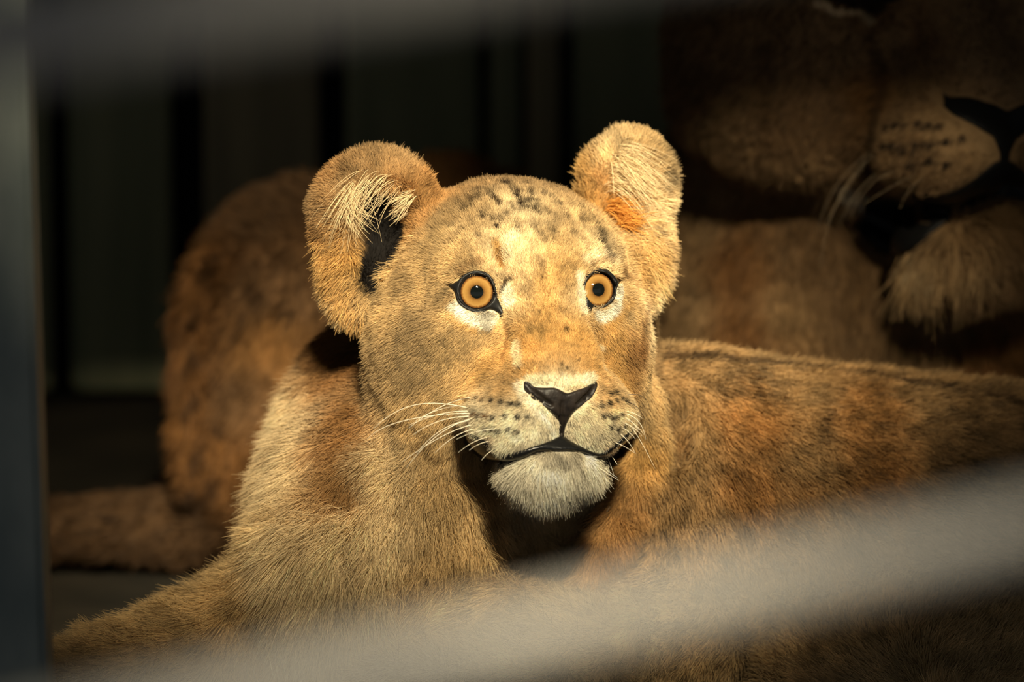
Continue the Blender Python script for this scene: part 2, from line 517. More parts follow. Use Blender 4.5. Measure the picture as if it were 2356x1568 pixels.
def sample_roots(V, Q, N, dens_fn, r):
    """random points on the surface; dens_fn(points, normals) gives strands per square pixel of surface"""
    T = np.concatenate([Q[:, [0, 1, 2]], Q[:, [0, 2, 3]]])
    A, B, C = V[T[:, 0]], V[T[:, 1]], V[T[:, 2]]
    area = np.linalg.norm(np.cross(B - A, C - A), axis=1) / 2
    mid = (A + B + C) / 3; nm = (N[T[:, 0]] + N[T[:, 1]] + N[T[:, 2]]) / 3
    ex = area * dens_fn(mid, nm)
    cnt = r.poisson(ex)
    k = np.repeat(np.arange(len(T)), cnt)
    u = np.sqrt(r.random(len(k))); v = r.random(len(k))
    w0, w1, w2 = (1 - u)[:, None], (u * (1 - v))[:, None], (u * v)[:, None]
    p = A[k] * w0 + B[k] * w1 + C[k] * w2
    n = N[T[k, 0]] * w0 + N[T[k, 1]] * w1 + N[T[k, 2]] * w2
    return p, n / (np.linalg.norm(n, axis=1, keepdims=True) + 1e-9)

def fur_curves(name, pts, cols, rad, mat, parent, base):
    """pts (n, k, 3) in frame pixels; cols (n, 3); rad (n, k) in pixels"""
    n, k, _ = pts.shape
    c = bpy.data.hair_curves.new(name)
    c.add_curves([k] * n)
    w = (to_world(pts.reshape(-1, 3)) - base).astype(np.float32)
    c.attributes['position'].data.foreach_set('vector', w.ravel())
    ra = c.attributes.get('radius') or c.attributes.new('radius', 'FLOAT', 'POINT')
    ra.data.foreach_set('value', (rad * S).astype(np.float32).ravel())
    ca = c.attributes.new('fur_color', 'FLOAT_COLOR', 'CURVE')
    ca.data.foreach_set('color', np.concatenate([cols, np.ones((n, 1))], axis=1).astype(np.float32).ravel())
    c.materials.append(mat)
    o = bpy.data.objects.new(name, c); COL.objects.link(o)
    o.parent = parent; o['kind'] = 'stuff'
    return o

def grow(coat, p, n, r, width, clump=22.0, frizz=0.28, keys=5, mottle=0.34, grav=0.25, len_var=0.35, wave=0.6, att=None, bald=None, bend=0.35):
    if att is None:
        att, bald = coat.eval(p)
        keep = r.random(len(p)) > bald
        p, n, att = p[keep], n[keep], att[keep]
    col = att[:, :3].copy(); L = att[:, 3].copy(); v = att[:, 4:7]; lift = att[:, 7]
    v = v - np.minimum((v * n).sum(1), 0)[:, None] * n
    cl = np.stack([noise3(p, clump, o) for o in (0.0, 11.3, 23.7)], axis=1) * 0.55 + np.stack([noise3(p, clump * 2.6, o) for o in (5.0, 17.3, 29.7)], axis=1) * 0.35
    d = v + n * lift[:, None] + cl * (wave[:, None] if np.ndim(wave) else wave) + r.normal(size=p.shape) * frizz
    inward = np.minimum((d * n).sum(1) - 0.08, 0)
    d = d - inward[:, None] * n
    d /= np.linalg.norm(d, axis=1, keepdims=True) + 1e-9
    L = L * (1 - len_var + 2 * len_var * r.random(len(p))) * (1 + 0.25 * noise3(p, clump * 1.5, 41.0))
    bnd = -n * bend * lift[:, None] + v * 0.25 + r.normal(size=p.shape) * frizz * 0.5
    bnd[:, 1] -= grav
    s = np.linspace(0, 1, keys)
    pts = p[:, None, :] - n[:, None, :] * 1.0 + L[:, None, None] * (s[None, :, None] * d[:, None, :] + (s ** 2)[None, :, None] * bnd[:, None, :] * 0.45)
    m = 1 + mottle * (noise3(p, 14.0, 61.0) * 0.6 + noise3(p, 24.0, 83.0) * 0.3 + noise3(p, 45.0, 71.0) * 0.6) + r.normal(size=len(p)) * 0.11
    dark = r.random(len(p)) < 0.22
    m[dark] *= 0.55
    col *= np.clip(m, 0.25, 1.6)[:, None]
    wv = width if np.ndim(width) else np.full(len(p), width)
    rad = wv[:, None] * (1 - 0.8 * s ** 1.5)[None, :]
    return pts, np.clip(col, 0, 0.95), rad

def fur_material(name):
    m = bpy.data.materials.new(name); m.use_nodes = True
    nt = m.node_tree; b = nt.nodes['Principled BSDF']; out = nt.nodes['Material Output']
    a = nt.nodes.new('ShaderNodeAttribute'); a.attribute_name = 'fur_color'
    b.inputs['Roughness'].default_value = 0.55; b.inputs['Specular IOR Level'].default_value = 0.25
    nt.links.new(a.outputs['Color'], b.inputs['Base Color'])
    t = nt.nodes.new('ShaderNodeBsdfTranslucent'); nt.links.new(a.outputs['Color'], t.inputs['Color'])
    mx = nt.nodes.new('ShaderNodeMixShader'); mx.inputs[0].default_value = 0.3
    nt.links.new(b.outputs[0], mx.inputs[1]); nt.links.new(t.outputs[0], mx.inputs[2])
    nt.links.new(mx.outputs[0], out.inputs[0])
    return m
def skin_material(name):
    m = bpy.data.materials.new(name); m.use_nodes = True
    nt = m.node_tree; b = nt.nodes['Principled BSDF']
    a = nt.nodes.new('ShaderNodeAttribute'); a.attribute_name = 'fur_color'
    nz = nt.nodes.new('ShaderNodeTexNoise'); nz.inputs['Scale'].default_value = 400; nz.inputs['Detail'].default_value = 3
    bp = nt.nodes.new('ShaderNodeBump'); bp.inputs['Strength'].default_value = 0.4; bp.inputs['Distance'].default_value = 0.002
    nt.links.new(nz.outputs[0], bp.inputs['Height']); nt.links.new(bp.outputs[0], b.inputs['Normal'])
    nt.links.new(a.outputs['Color'], b.inputs['Base Color'])
    b.inputs['Roughness'].default_value = 0.85; b.inputs['Specular IOR Level'].default_value = 0.15
    return m
M_FUR = fur_material('fur_strands'); M_SKIN = skin_material('short_coat')

def skin_colors(o, cols):
    ca = o.data.attributes.new('fur_color', 'FLOAT_COLOR', 'POINT')
    ca.data.foreach_set('color', np.concatenate([np.clip(cols, 0, 1), np.ones((len(cols), 1))], axis=1).astype(np.float32).ravel())

def tube(path, r0, r1, sides=6, caps=True):
    path = np.asarray(path, float); n = len(path)
    V = []; Fs = []
    T = np.gradient(path, axis=0); T /= np.linalg.norm(T, axis=1, keepdims=True)
    ref = np.array([0.31, 0.2, 0.93])
    for i in range(n):
        x = np.cross(T[i], ref); x /= np.linalg.norm(x); y = np.cross(T[i], x)
        rr = r0 + (r1 - r0) * i / (n - 1)
        for k in range(sides):
            a = 2 * math.pi * k / sides
            V.append(path[i] + rr * (math.cos(a) * x + math.sin(a) * y))
    for i in range(n - 1):
        for k in range(sides):
            j = (k + 1) % sides
            Fs.append((i * sides + k, i * sides + j, (i + 1) * sides + j, (i + 1) * sides + k))
    if caps:
        Fs.append(tuple(range(sides - 1, -1, -1))); Fs.append(tuple((n - 1) * sides + k for k in range(sides)))
    return np.array(V), Fs

def bez(pts, n):
    pts = np.asarray(pts, float)
    out = []
    m = len(pts) - 1
    for t in np.linspace(0, 1, n):
        b = 0
        for i in range(m + 1): b = b + math.comb(m, i) * t ** i * (1 - t) ** (m - i) * pts[i]
        out.append(b)
    return np.array(out)

# ---- colours of the coat
TAN = (210, 178, 126); GOLD = (208, 164, 96); CREAM = (250, 238, 206); WHITE = (252, 244, 222); BROWN = (138, 96, 52); ORANGE = (194, 146, 88)
GREY = (168, 142, 102); CROWN = (132, 108, 76); DARK = (58, 40, 24); BLACK = (18, 14, 11); PALE = (234, 210, 166)

UMB = (158, 126, 84); SAND = (184, 152, 108); RUST = (164, 120, 70)
coat = Coat(V, Q)
A = coat.anchor
for a in [
    # crown and forehead
    (1060, 430, CROWN, 30, -0.2, -1, .5), (1190, 420, CROWN, 28, 0, -1, .5), (1290, 440, CROWN, 28, 0.2, -1, .5), (1030, 500, GREY, 28, -0.5, -0.9, .35),
    (1110, 520, GREY, 26, -0.1, -1, .3), (1200, 500, PALE, 26, 0, -1, .3), (1290, 520, GREY, 26, 0.15, -1, .3), (1370, 530, TAN, 28, 0.4, -1, .35), (1000, 580, TAN, 28, -0.8, -0.5, .3),
    (1190, 580, PALE, 22, 0, -1, .25), (1290, 590, TAN, 22, 0.1, -1, .25), (1130, 570, PALE, 22, -0.2, -1, .25), (1080, 590, TAN, 22, -0.5, -0.8, .25), (1380, 580, PALE, 22, 0.4, -0.9, .25), (1425, 610, TAN, 24, 0.7, -0.6, .3),
    (1240, 650, GOLD, 18, 0, -1, .22), (1200, 640, PALE, 18, -0.15, -1, .22), (1300, 640, GOLD, 18, 0.1, -1, .22), (1175, 700, PALE, 16, -0.25, -1, .22), (1330, 690, PALE, 16, 0.15, -1, .22),
    # bridge of the nose
    (1250, 720, GOLD, 15, 0, -1, .22), (1280, 780, GOLD, 13, 0.02, -1, .22), (1230, 790, GOLD, 13, -0.2, -1, .22), (1340, 780, GOLD, 13, 0.2, -1, .22), (1290, 840, GOLD, 12, 0, -1, .22), (1220, 850, GOLD, 12, -0.3, -0.9, .22), (1360, 840, GOLD, 12, 0.25, -0.9, .22), (1290, 880, CREAM, 10, 0, -1, .22),
    # round the eyes and down the cheeks
    (1015, 640, TAN, 24, -1, -0.1, .25), (1000, 690, GREY, 28, -1, 0.3, .25), (1060, 740, TAN, 20, -0.8, 0.6, .25), (1130, 770, TAN, 16, -0.6, 0.7, .25), (1170, 800, GOLD, 14, -0.5, 0.7, .22),
    (960, 760, GREY, 30, -0.8, 0.6, .28), (900, 720, TAN, 40, -0.9, 0.4, .3), (880, 820, GREY, 46, -0.7, 0.7, .3), (960, 860, GREY, 40, -0.7, 0.75, .3), (1050, 840, TAN, 26, -0.7, 0.7, .25), (1120, 850, GOLD, 20, -0.8, 0.6, .22),
    (870, 900, GREY, 56, -0.6, 0.8, .35), (960, 950, TAN, 42, -0.6, 0.8, .35), (1040, 930, TAN, 30, -0.8, 0.5, .28), (1020, 1010, TAN, 46, -0.4, 0.9, .4), (1100, 1060, TAN, 46, -0.3, 0.95, .4),
    (1440, 720, TAN, 20, 0.7, 0.6, .25), (1410, 780, GOLD, 18, 0.5, 0.8, .25), (1460, 800, BROWN, 22, 0.7, 0.7, .28), (1490, 740, PALE, 30, 0.8, 0.5, .35), (1480, 860, TAN, 26, 0.6, 0.8, .3), (1420, 860, GOLD, 18, 0.6, 0.7, .25), (1500, 660, PALE, 40, 0.9, 0.5, .4),
    # whisker pads and chin
    (1150, 905, GOLD, 14, -0.9, 0.2, .22), (1110, 950, CREAM, 18, -1, 0.25, .25), (1180, 960, CREAM, 16, -0.9, 0.4, .22), (1240, 960, CREAM, 14, -0.6, 0.8, .22), (1180, 1020, CREAM, 18, -0.7, 0.7, .25), (1260, 1000, CREAM, 14, -0.4, 0.9, .22), (1110, 1010, CREAM, 22, -0.9, 0.5, .25),
    (1340, 960, CREAM, 14, 0.6, 0.7, .22), (1400, 920, GOLD, 16, 0.9, 0.3, .22), (1400, 980, CREAM, 18, 0.9, 0.4, .25), (1360, 1020, CREAM, 18, 0.6, 0.8, .25), (1440, 960, PALE, 20, 0.9, 0.4, .28),
    (1200, 1075, WHITE, 38, -0.35, 0.95, .45), (1270, 1065, WHITE, 34, -0.05, 1, .45), (1340, 1070, WHITE, 36, 0.3, 0.95, .45), (1160, 1080, PALE, 40, -0.6, 0.8, .45), (1270, 1110, WHITE, 50, 0, 1, .45), (1200, 1115, WHITE, 50, -0.3, 1, .45), (1340, 1110, WHITE, 50, 0.3, 1, .45), (1385, 1135, TAN, 40, 0.3, 1, .4), (1330, 1165, TAN, 40, 0.1, 1, .4), (1260, 1168, TAN, 40, 0, 1, .4), (1190, 1165, TAN, 44, -0.2, 1, .4), (1120, 1120, TAN, 46, -0.3, 1, .4),
    # ears
    (730, 470, SAND, 34, -1, 0, .45), (740, 540, RUST, 34, -0.9, 0.5, .45), (760, 400, RUST, 32, -0.8, -0.6, .45), (800, 440, SAND, 34, -0.3, -0.6, .4), (840, 350, SAND, 32, -0.1, -1, .45), (930, 370, SAND, 34, 0.4, -0.9, .45), (985, 420, ORANGE, 34, 0.5, -0.9, .45), (1000, 470, ORANGE, 30, 0.2, -1, .4), (960, 520, ORANGE, 28, -0.4, -0.7, .35),
    (870, 560, DARK, 16, 0, 1, .3), (780, 600, GOLD, 48, -0.8, 0.6, .5), (800, 660, GOLD, 50, -0.8, 0.7, .5), (830, 710, TAN, 50, -0.7, 0.75, .45), (870, 660, TAN, 36, -0.9, 0.4, .35),
    (1350, 400, GOLD, 36, -0.1, -1, .4), (1400, 320, PALE, 36, -0.2, -1, .45), (1470, 300, TAN, 34, 0.2, -1, .45), (1530, 350, TAN, 34, 0.7, -0.7, .45), (1550, 440, PALE, 40, 1, 0.1, .45), (1540, 510, PALE, 56, 0.9, 0.35, .5), (1450, 400, PALE, 40, 0.8, 0.1, .4), (1400, 440, ORANGE, 36, 0.5, -0.6, .4), (1430, 500, ORANGE, 36, 0.7, -0.2, .4), (1370, 480, GOLD, 30, 0.3, -0.9, .35), (1490, 580, GOLD, 56, 0.9, 0.3, .5), (1530, 620, GOLD, 56, 0.9, 0.4, .5), (1440, 560, TAN, 34, 0.7, -0.2, .35),
    # neck and breast
    (800, 850, BROWN, 42, -0.6, 0.8, .35), (820, 950, RUST, 44, -0.4, 0.9, .35), (800, 1040, RUST, 46, -0.4, 0.9, .35), (795, 1120, ORANGE, 50, -0.4, 0.9, .4), (790, 760, BROWN, 44, -0.6, 0.8, .35), (700, 800, PALE, 52, -0.8, 0.5, .4), (760, 860, RUST, 46, -0.7, 0.7, .35), (630, 900, PALE, 62, -0.9, 0.4, .45), (690, 950, PALE, 60, -0.6, 0.7, .4), (790, 980, ORANGE, 50, -0.4, 0.9, .35), (620, 1050, PALE, 64, -0.7, 0.7, .45), (700, 1100, PALE, 66, -0.4, 0.9, .42), (800, 1080, TAN, 62, -0.3, 0.95, .4),  # browner beside the cheek: fur colour plus painted-in shade of the recess
    (580, 1170, TAN, 70, -0.8, 0.6, .45), (540, 1240, TAN, 72, -0.85, 0.5, .45), (660, 1220, PALE, 76, -0.5, 0.85, .45), (780, 1200, PALE, 76, -0.35, 0.95, .42), (900, 1060, PALE, 66, -0.4, 0.9, .42), (900, 1180, PALE, 76, -0.4, 0.9, .42), (1010, 1120, TAN, 66, -0.3, 0.95, .42), (1020, 1230, TAN, 66, -0.55, 0.85, .4), (880, 1270, PALE, 78, -0.6, 0.8, .42),
    (700, 1310, PALE, 86, -0.15, 1, .45), (780, 1350, PALE, 92, 0.0, 1, .5), (620, 1350, TAN, 80, -0.1, 1, .45), (850, 1360, PALE, 84, -0.35, 0.95, .45), (760, 1420, PALE, 96, 0.1, 1, .5), (940, 1320, TAN, 56, -0.85, 0.4, .35), (1050, 1300, TAN, 46, -0.9, 0.3, .3), (1060, 1380, PALE, 46, -0.9, 0.4, .3), (900, 1430, PALE, 66, -0.8, 0.5, .38),
    (1150, 1190, TAN, 46, -0.3, 0.95, .35), (1250, 1200, TAN, 40, -0.1, 1, .35), (1340, 1180, TAN, 38, 0.1, 1, .35), (1200, 1290, TAN, 40, -0.6, 0.8, .32), (1320, 1270, TAN, 38, -0.3, 0.95, .32), (1480, 960, TAN, 34, 0.3, 1, .35), (1480, 1040, GOLD, 34, 0.2, 1, .35), (1430, 1160, ORANGE, 36, -0.1, 1, .35), (1380, 1260, ORANGE, 36, -0.3, 1, .35),
    # trunk and legs
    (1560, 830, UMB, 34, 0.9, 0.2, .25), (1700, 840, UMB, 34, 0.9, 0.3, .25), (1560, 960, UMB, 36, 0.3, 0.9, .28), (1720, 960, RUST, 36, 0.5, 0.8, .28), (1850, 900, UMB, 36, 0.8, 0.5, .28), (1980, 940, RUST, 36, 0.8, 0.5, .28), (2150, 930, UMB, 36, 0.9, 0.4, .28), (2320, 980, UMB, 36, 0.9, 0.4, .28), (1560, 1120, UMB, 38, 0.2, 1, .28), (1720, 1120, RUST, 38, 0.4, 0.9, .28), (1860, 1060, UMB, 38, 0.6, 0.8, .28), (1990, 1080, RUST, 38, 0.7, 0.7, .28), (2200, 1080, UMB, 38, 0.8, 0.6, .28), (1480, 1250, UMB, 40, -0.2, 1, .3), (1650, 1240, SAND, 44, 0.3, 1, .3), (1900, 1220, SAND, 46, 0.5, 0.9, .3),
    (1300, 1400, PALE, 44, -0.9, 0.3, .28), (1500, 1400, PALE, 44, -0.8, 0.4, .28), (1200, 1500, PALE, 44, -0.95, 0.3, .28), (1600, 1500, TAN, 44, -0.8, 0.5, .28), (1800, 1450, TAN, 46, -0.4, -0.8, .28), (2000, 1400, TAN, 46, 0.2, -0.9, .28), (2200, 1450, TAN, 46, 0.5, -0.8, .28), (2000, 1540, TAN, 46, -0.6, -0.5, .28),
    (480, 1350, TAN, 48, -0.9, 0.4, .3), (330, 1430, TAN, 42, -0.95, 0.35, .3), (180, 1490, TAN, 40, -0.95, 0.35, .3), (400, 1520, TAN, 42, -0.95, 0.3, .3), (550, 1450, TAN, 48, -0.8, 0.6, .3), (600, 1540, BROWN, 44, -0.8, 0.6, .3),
]: A(*a)
coat.bake()

ST = coat.stroke
# pale skin-side patches round the eyes, muzzle
ST([(1052, 706), (1070, 725), (1098, 736), (1132, 738)], 15, WHITE, 0.95, 0.7, 12)
ST([(1098, 735), (1128, 728)], 15, WHITE, 0.9, 0.6, 10)
ST([(1372, 728), (1395, 722), (1418, 700), (1424, 670)], 13, WHITE, 0.95, 0.7, 12)
ST([(1168, 672), (1172, 700)], 14, WHITE, 0.7, 0.9, 14)
ST([(1335, 640), (1338, 690), (1342, 720)], 11, WHITE, 0.6, 0.9, 14)
ST([(1172, 600), (1165, 560), (1185, 545)], 12, CREAM, 0.4, 1.0)
ST([(1345, 605), (1375, 590), (1410, 605)], 11, CREAM, 0.35, 1.0)
ST([(1220, 878), (1290, 882), (1360, 874)], 13, CREAM, 0.9, 0.8)
ST([(1195, 885), (1205, 910), (1240, 945), (1275, 985)], 9, WHITE, 0.7, 0.9)
ST([(1190, 790), (1196, 840)], 10, CREAM, 0.55, 1.0)
ST([(1378, 790), (1384, 850)], 8, CREAM, 0.6, 1.0)
# brown lines and smudges of the face
ST([(1165, 650), (1178, 648)], 5, DARK, 0.8, 0.7); ST([(1153, 676), (1158, 664), (1167, 653)], 4.5, DARK, 0.85, 0.7)
ST([(1140, 570), (1147, 595), (1154, 618)], 11, GOLD, 0.9, 0.9); ST([(1146, 590), (1155, 616)], 7, BROWN, 0.75, 0.9)
ST([(1172, 750), (1174, 775), (1166, 800), (1162, 822)], 5, BROWN, 0.7, 1.0)
ST([(1462, 690), (1466, 740), (1462, 790), (1470, 830)], 9, BROWN, 0.6, 1.0)
ST([(1445, 760), (1440, 840), (1455, 900)], 14, BROWN, 0.35, 1.0)
for q, r in (((1305, 763), 6), ((1293, 843), 5), ((1330, 833), 4), ((1306, 852), 3.5), ((1196, 850), 4), ((1166, 880), 4), ((1374, 850), 4), ((1240, 723), 5)): ST([q], r, DARK, 0.75, 0.8)
# brown fur of the neck, deepened to paint in shade beside the cheek
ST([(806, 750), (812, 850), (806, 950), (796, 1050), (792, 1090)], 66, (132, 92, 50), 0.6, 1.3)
# crown streaks
for pts, r, al in [([(1050, 430), (1062, 446)], 10, .8), ([(1090, 425), (1105, 450), (1100, 470)], 8, .55), ([(1130, 415), (1140, 440)], 8, .6), ([(1160, 430), (1185, 455), (1200, 490)], 7, .75), ([(1210, 435), (1225, 470), (1235, 500)], 7, .6), ([(1180, 410), (1230, 425)], 8, .6), ([(1255, 460), (1280, 480), (1300, 510)], 8, .6), ([(1295, 455), (1330, 490)], 7, .5), ([(1105, 505), (1130, 515)], 9, .8), ([(1140, 532), (1146, 528)], 6, .8), ([(1165, 500), (1160, 520)], 6, .4), ([(1250, 420), (1290, 445)], 8, .55), ([(1350, 505), (1380, 560), (1400, 590)], 9, .55), ([(1320, 480), (1345, 520)], 7, .45), ([(1090, 470), (1070, 500)], 7, .45), ([(1235, 530), (1250, 560)], 8, .35), ([(1245, 600), (1245, 640)], 8, .3), ([(1210, 470), (1215, 490)], 5, .6), ([(1070, 540), (1040, 560)], 10, .35), ([(1130, 460), (1150, 480)], 6, .6)]:
    ST(pts, r * 1.35, (44, 30, 18), min(al * 1.45, 1), 1.0, broken=1.0)
for q in [(1075, 455), (1115, 440), (1120, 480), (1085, 515), (1145, 505), (1175, 480), (1195, 450), (1240, 450), (1225, 520), (1265, 500), (1270, 530), (1310, 530), (1330, 510), (1100, 540), (1190, 525), (1300, 470), (1160, 415), (1280, 425), (1060, 470), (1040, 450), (1330, 545), (1250, 490), (1140, 470)]:
    ST([q, (q[0] + 6, q[1] + 14)], 6, DARK, 0.65, 1.0, broken=1.0)
ST([(1045, 720), (1065, 742), (1100, 756)], 7, GOLD, 0.6, 1.0)
ST([(1395, 745), (1425, 725), (1442, 690)], 8, GOLD, 0.6, 1.0)
ST([(1420, 625), (1442, 650), (1450, 680)], 8, BROWN, 0.5, 1.0)
ST([(1060, 630), (1085, 612), (1115, 606)], 7, BROWN, 0.45, 1.0)
ST([(1360, 612), (1395, 602), (1425, 618)], 6, BROWN, 0.45, 1.0)
# dark line along the back and the shade of a flank crease, painted in
ST([(1510, 822), (1600, 822), (1700, 828), (1800, 838), (1900, 850), (2000, 864), (2180, 894), (2356, 930)], 17, DARK, 0.75, 1.0)
ST([(1908, 948), (1884, 975), (1872, 1012)], 7, DARK, 0.7, 1.0)
for q, r in [((1720, 880), 40), ((1735, 1000), 50), ((1700, 1100), 45), ((1990, 900), 40), ((1970, 1010), 45), ((2010, 1090), 40), ((1580, 1010), 35), ((1850, 1130), 40)]: ST([q], r, (150, 106, 58), 0.55, 1.0, broken=0.8)
ST([(748, 566), (788, 569)], 7, BLACK, 0.9, 0.7, 5)  # ear notch, the dark of its gap painted on
# whisker rows
for row in ([(1090, 914), (1104, 914), (1117, 917), (1138, 919), (1160, 922), (1183, 926), (1197, 928)], [(1098, 950), (1110, 953), (1124, 953), (1142, 957), (1167, 953), (1194, 955), (1217, 955)], [(1125, 982), (1140, 984), (1154, 986), (1175, 985), (1194, 987)], [(1412, 917), (1424, 915), (1434, 922), (1395, 923), (1378, 928)], [(1385, 953), (1398, 950), (1412, 956), (1422, 950), (1402, 958)], [(1400, 980), (1415, 982), (1430, 975)], [(1412, 902), (1400, 904)]):
    for q in row: ST([q], 6, BLACK, 0.95, 0.8)
ST([(1086, 914), (1120, 916)], 3, BROWN, .8, 1); ST([(1095, 950), (1130, 953)], 3.5, BROWN, .9, 1)
ST([(1085, 975), (1083, 1000)], 14, BROWN, 0.6, 1.0)
ST([(1130, 1010), (1120, 1025)], 14, BROWN, 0.5, 1.0)
ST([(1395, 1020), (1402, 1035)], 10, BROWN, 0.6, 1.0)
# lips
ST([(1075, 985), (1092, 1022), (1130, 1047), (1175, 1050), (1230, 1030), (1290, 1008), (1335, 1030), (1380, 1050), (1425, 1030), (1452, 985)], 26, None, 0.85, 0.8, 9)
ST([(1078, 992), (1090, 1018), (1115, 1038)], 17, BLACK, 1, 0.45, 5, 0.9)
ST([(1112, 1038), (1150, 1052), (1178, 1052)], 13, BLACK, 1, 0.45, 5, 0.9)
ST([(1175, 1053), (1230, 1035), (1290, 1013)], 8, BLACK, 1, 0.5, 5, 0.9)
ST([(1260, 1030), (1290, 1024), (1330, 1034)], 11, BLACK, 1, 0.5, 6, 0.9)
ST([(1290, 1013), (1335, 1033), (1385, 1052)], 7.5, BLACK, 1, 0.5, 5, 0.9)
ST([(1385, 1052), (1430, 1030), (1456, 990)], 11, BLACK, 1, 0.5, 5, 0.9)
ST([(1250, 1045), (1290, 1050), (1325, 1045)], 13, DARK, 0.45, 1.0, 20)
ST([(1292, 970), (1292, 1010)], 6, BLACK, 1, 0.5, 4, 0.9)
# hollow of the ears, its shade painted into the fur
ST([(850, 470), (880, 520), (885, 570), (862, 630)], 62, None, 1, 0.5, 11)
ST([(860, 480), (882, 525), (880, 575), (858, 635)], 42, BLACK, 1, 0.5, 8, 0.7)
ST([(905, 500), (915, 540)], 20, BLACK, 1, 0.6, 10, 0.7)
ST([(1440, 445), (1470, 440)], 10, BROWN, 0.7, 0.8)

# ---- the cub's parts
base = np.array([ORG[0], ORG[1], 0.0])
cub = thing('lion_cub', 'young tan lion cub lying with raised head and wide amber eyes in sunlight', 'lion', base)
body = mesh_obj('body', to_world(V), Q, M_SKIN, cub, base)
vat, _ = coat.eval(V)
def eye_edge_dist(p):
    x, y = project(p)
    d = np.full(len(p), 1e9)
    near = (p[:, 2] > 60)
    for s in EYES:
        m = near & (np.abs(x - EYES[s][0]) < 120) & (np.abs(y - EYES[s][1]) < 120)
        d[m] = np.minimum(d[m], poly_sdf(EYE_EDGE[s], x[m], y[m]))
    m = near & (np.abs(x - 1265) < 230) & (np.abs(y - 1020) < 60)
    d[m] = np.minimum(d[m], poly_sdf(LIP_EDGE, x[m], y[m]))
    m = near & (np.abs(x - 1290) < 140) & (np.abs(y - 940) < 110)
    d[m] = np.minimum(d[m], poly_sdf(NOSE_EDGE, x[m], y[m]))
    return d

sk = vat[:, :3] * 0.62
sk[eye_edge_dist(V) < -3] = lin(*BLACK)
skin_colors(body, sk)

def cub_density(p, n):
    x, y = project(p)
    vis = np.clip((n[:, 2] + 0.35) / 0.3, 0, 1) * (x > -140) * (y < 1800) * np.where(x > 2480, 0.5, 1.0)
    head = np.clip((1165 - y) / 60, 0, 1) * np.clip((x - 690) / 40, 0, 1) * np.clip((1580 - x) / 20, 0, 1) * np.clip((p[:, 2] + 330) / 80, 0, 1)
    face = head * np.clip((p[:, 2] - 20) / 60, 0, 1)
    body_ = np.where(x > 1500, 0.09, np.where(y > 700, 0.27, 0.15))
    return vis * (body_ + head * 0.17 + face * 0.42)
if True:
    p, n = sample_roots(V, Q, coat.N, cub_density, rng)
    d = eye_edge_dist(p)
    ok = d > 1.0
    p, n, d = p[ok], n[ok], d[ok]
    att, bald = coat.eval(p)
    keep = rng.random(len(p)) > bald
    p, n, att, d = p[keep], n[keep], att[keep], d[keep]
    att[:, 3] *= np.clip(0.45 + d / 30, 0.45, 1)
    x, y = project(p)
    headm = np.clip((1040 - y) / 40, 0, 1) * np.clip((x - 690) / 20, 0, 1) * np.clip((1580 - x) / 20, 0, 1) * (p[:, 2] > -260)
    att[:, 3] *= 0.8 - 0.08 * headm
    facem = headm * np.clip((p[:, 2] - 40) / 60, 0, 1)
    att[:, 7] = np.maximum(att[:, 7] * (1 - 0.2 * headm), 0.27)
    att[:, 3] = np.maximum(att[:, 3], 11)
    neckm = (x < 1480) & (y > 700) & (headm < 0.5)
    att[neckm, 3] *= 1.35
    wid = (1.1 - 0.2 * headm - 0.3 * facem - 0.52 * neckm) * np.clip(0.75 + att[:, 3] / 120, 0.8, 1.4)
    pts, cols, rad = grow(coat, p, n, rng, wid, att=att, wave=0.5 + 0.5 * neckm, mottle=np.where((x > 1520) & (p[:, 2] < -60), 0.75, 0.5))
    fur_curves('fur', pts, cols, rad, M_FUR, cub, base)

M_BLACK = mat_simple('black_skin', (0.008, 0.008, 0.008), 0.45, 0.2)
def on_skin(px, py, out):
    p, n = coat.cast(px, py); return p + np.array([0, 0, 1.0]) * out
def skin_line(pts, r, out):
    q = [on_skin(x, y, out) for x, y in pts]
    return [cone(a, b, ra, rb) for a, b, ra, rb in zip(q[:-1], q[1:], r[:-1], r[1:])]
def smooth_poly(e, k=3):
    e = np.array(e, float); n = len(e); out = []
    for i in range(n):
        p0, p1, p2, p3 = e[i - 1], e[i], e[(i + 1) % n], e[(i + 2) % n]
        for t in np.arange(k) / k:
            out.append(tuple(0.5 * ((2 * p1) + (-p0 + p2) * t + (2 * p0 - 5 * p1 + 4 * p2 - p3) * t * t + (-p0 + 3 * p1 - 3 * p2 + p3) * t ** 3)))
    return out
nostrils = skin_line([(1211, 884), (1226, 902), (1246, 920), (1268, 931)], (5, 8, 9, 5), 9) + skin_line([(1371, 884), (1362, 901), (1347, 917), (1328, 930)], (4, 7, 8, 5), 9)
nV, nQ = build_nose(F, smooth_poly(NOSE_EDGE), (1190, -1020, 180), (1390, -860, 430), 2.2, 9, nostrils, skin_line([(1293, 925), (1291, 960), (1291, 1000)], (2.5, 3.5, 3), 10))
nV = relax(nV, nQ, 2)
M_NOSE = noise_mat('nose_leather', (0.007, 0.006, 0.006), (0.026, 0.020, 0.017), 150, 0.42, bump=0.25)
mesh_obj('nose', to_world(nV), nQ, M_NOSE, cub, base)
pV, pQ = build_nose(F, smooth_poly(LIP_EDGE), (1050, -1085, 0), (1480, -965, 420), 3.0, 13, [], [])
mesh_obj('lip', to_world(pV), pQ, mat_simple('lip_skin', (0.008, 0.008, 0.008), 0.28, 0.35), cub, base)
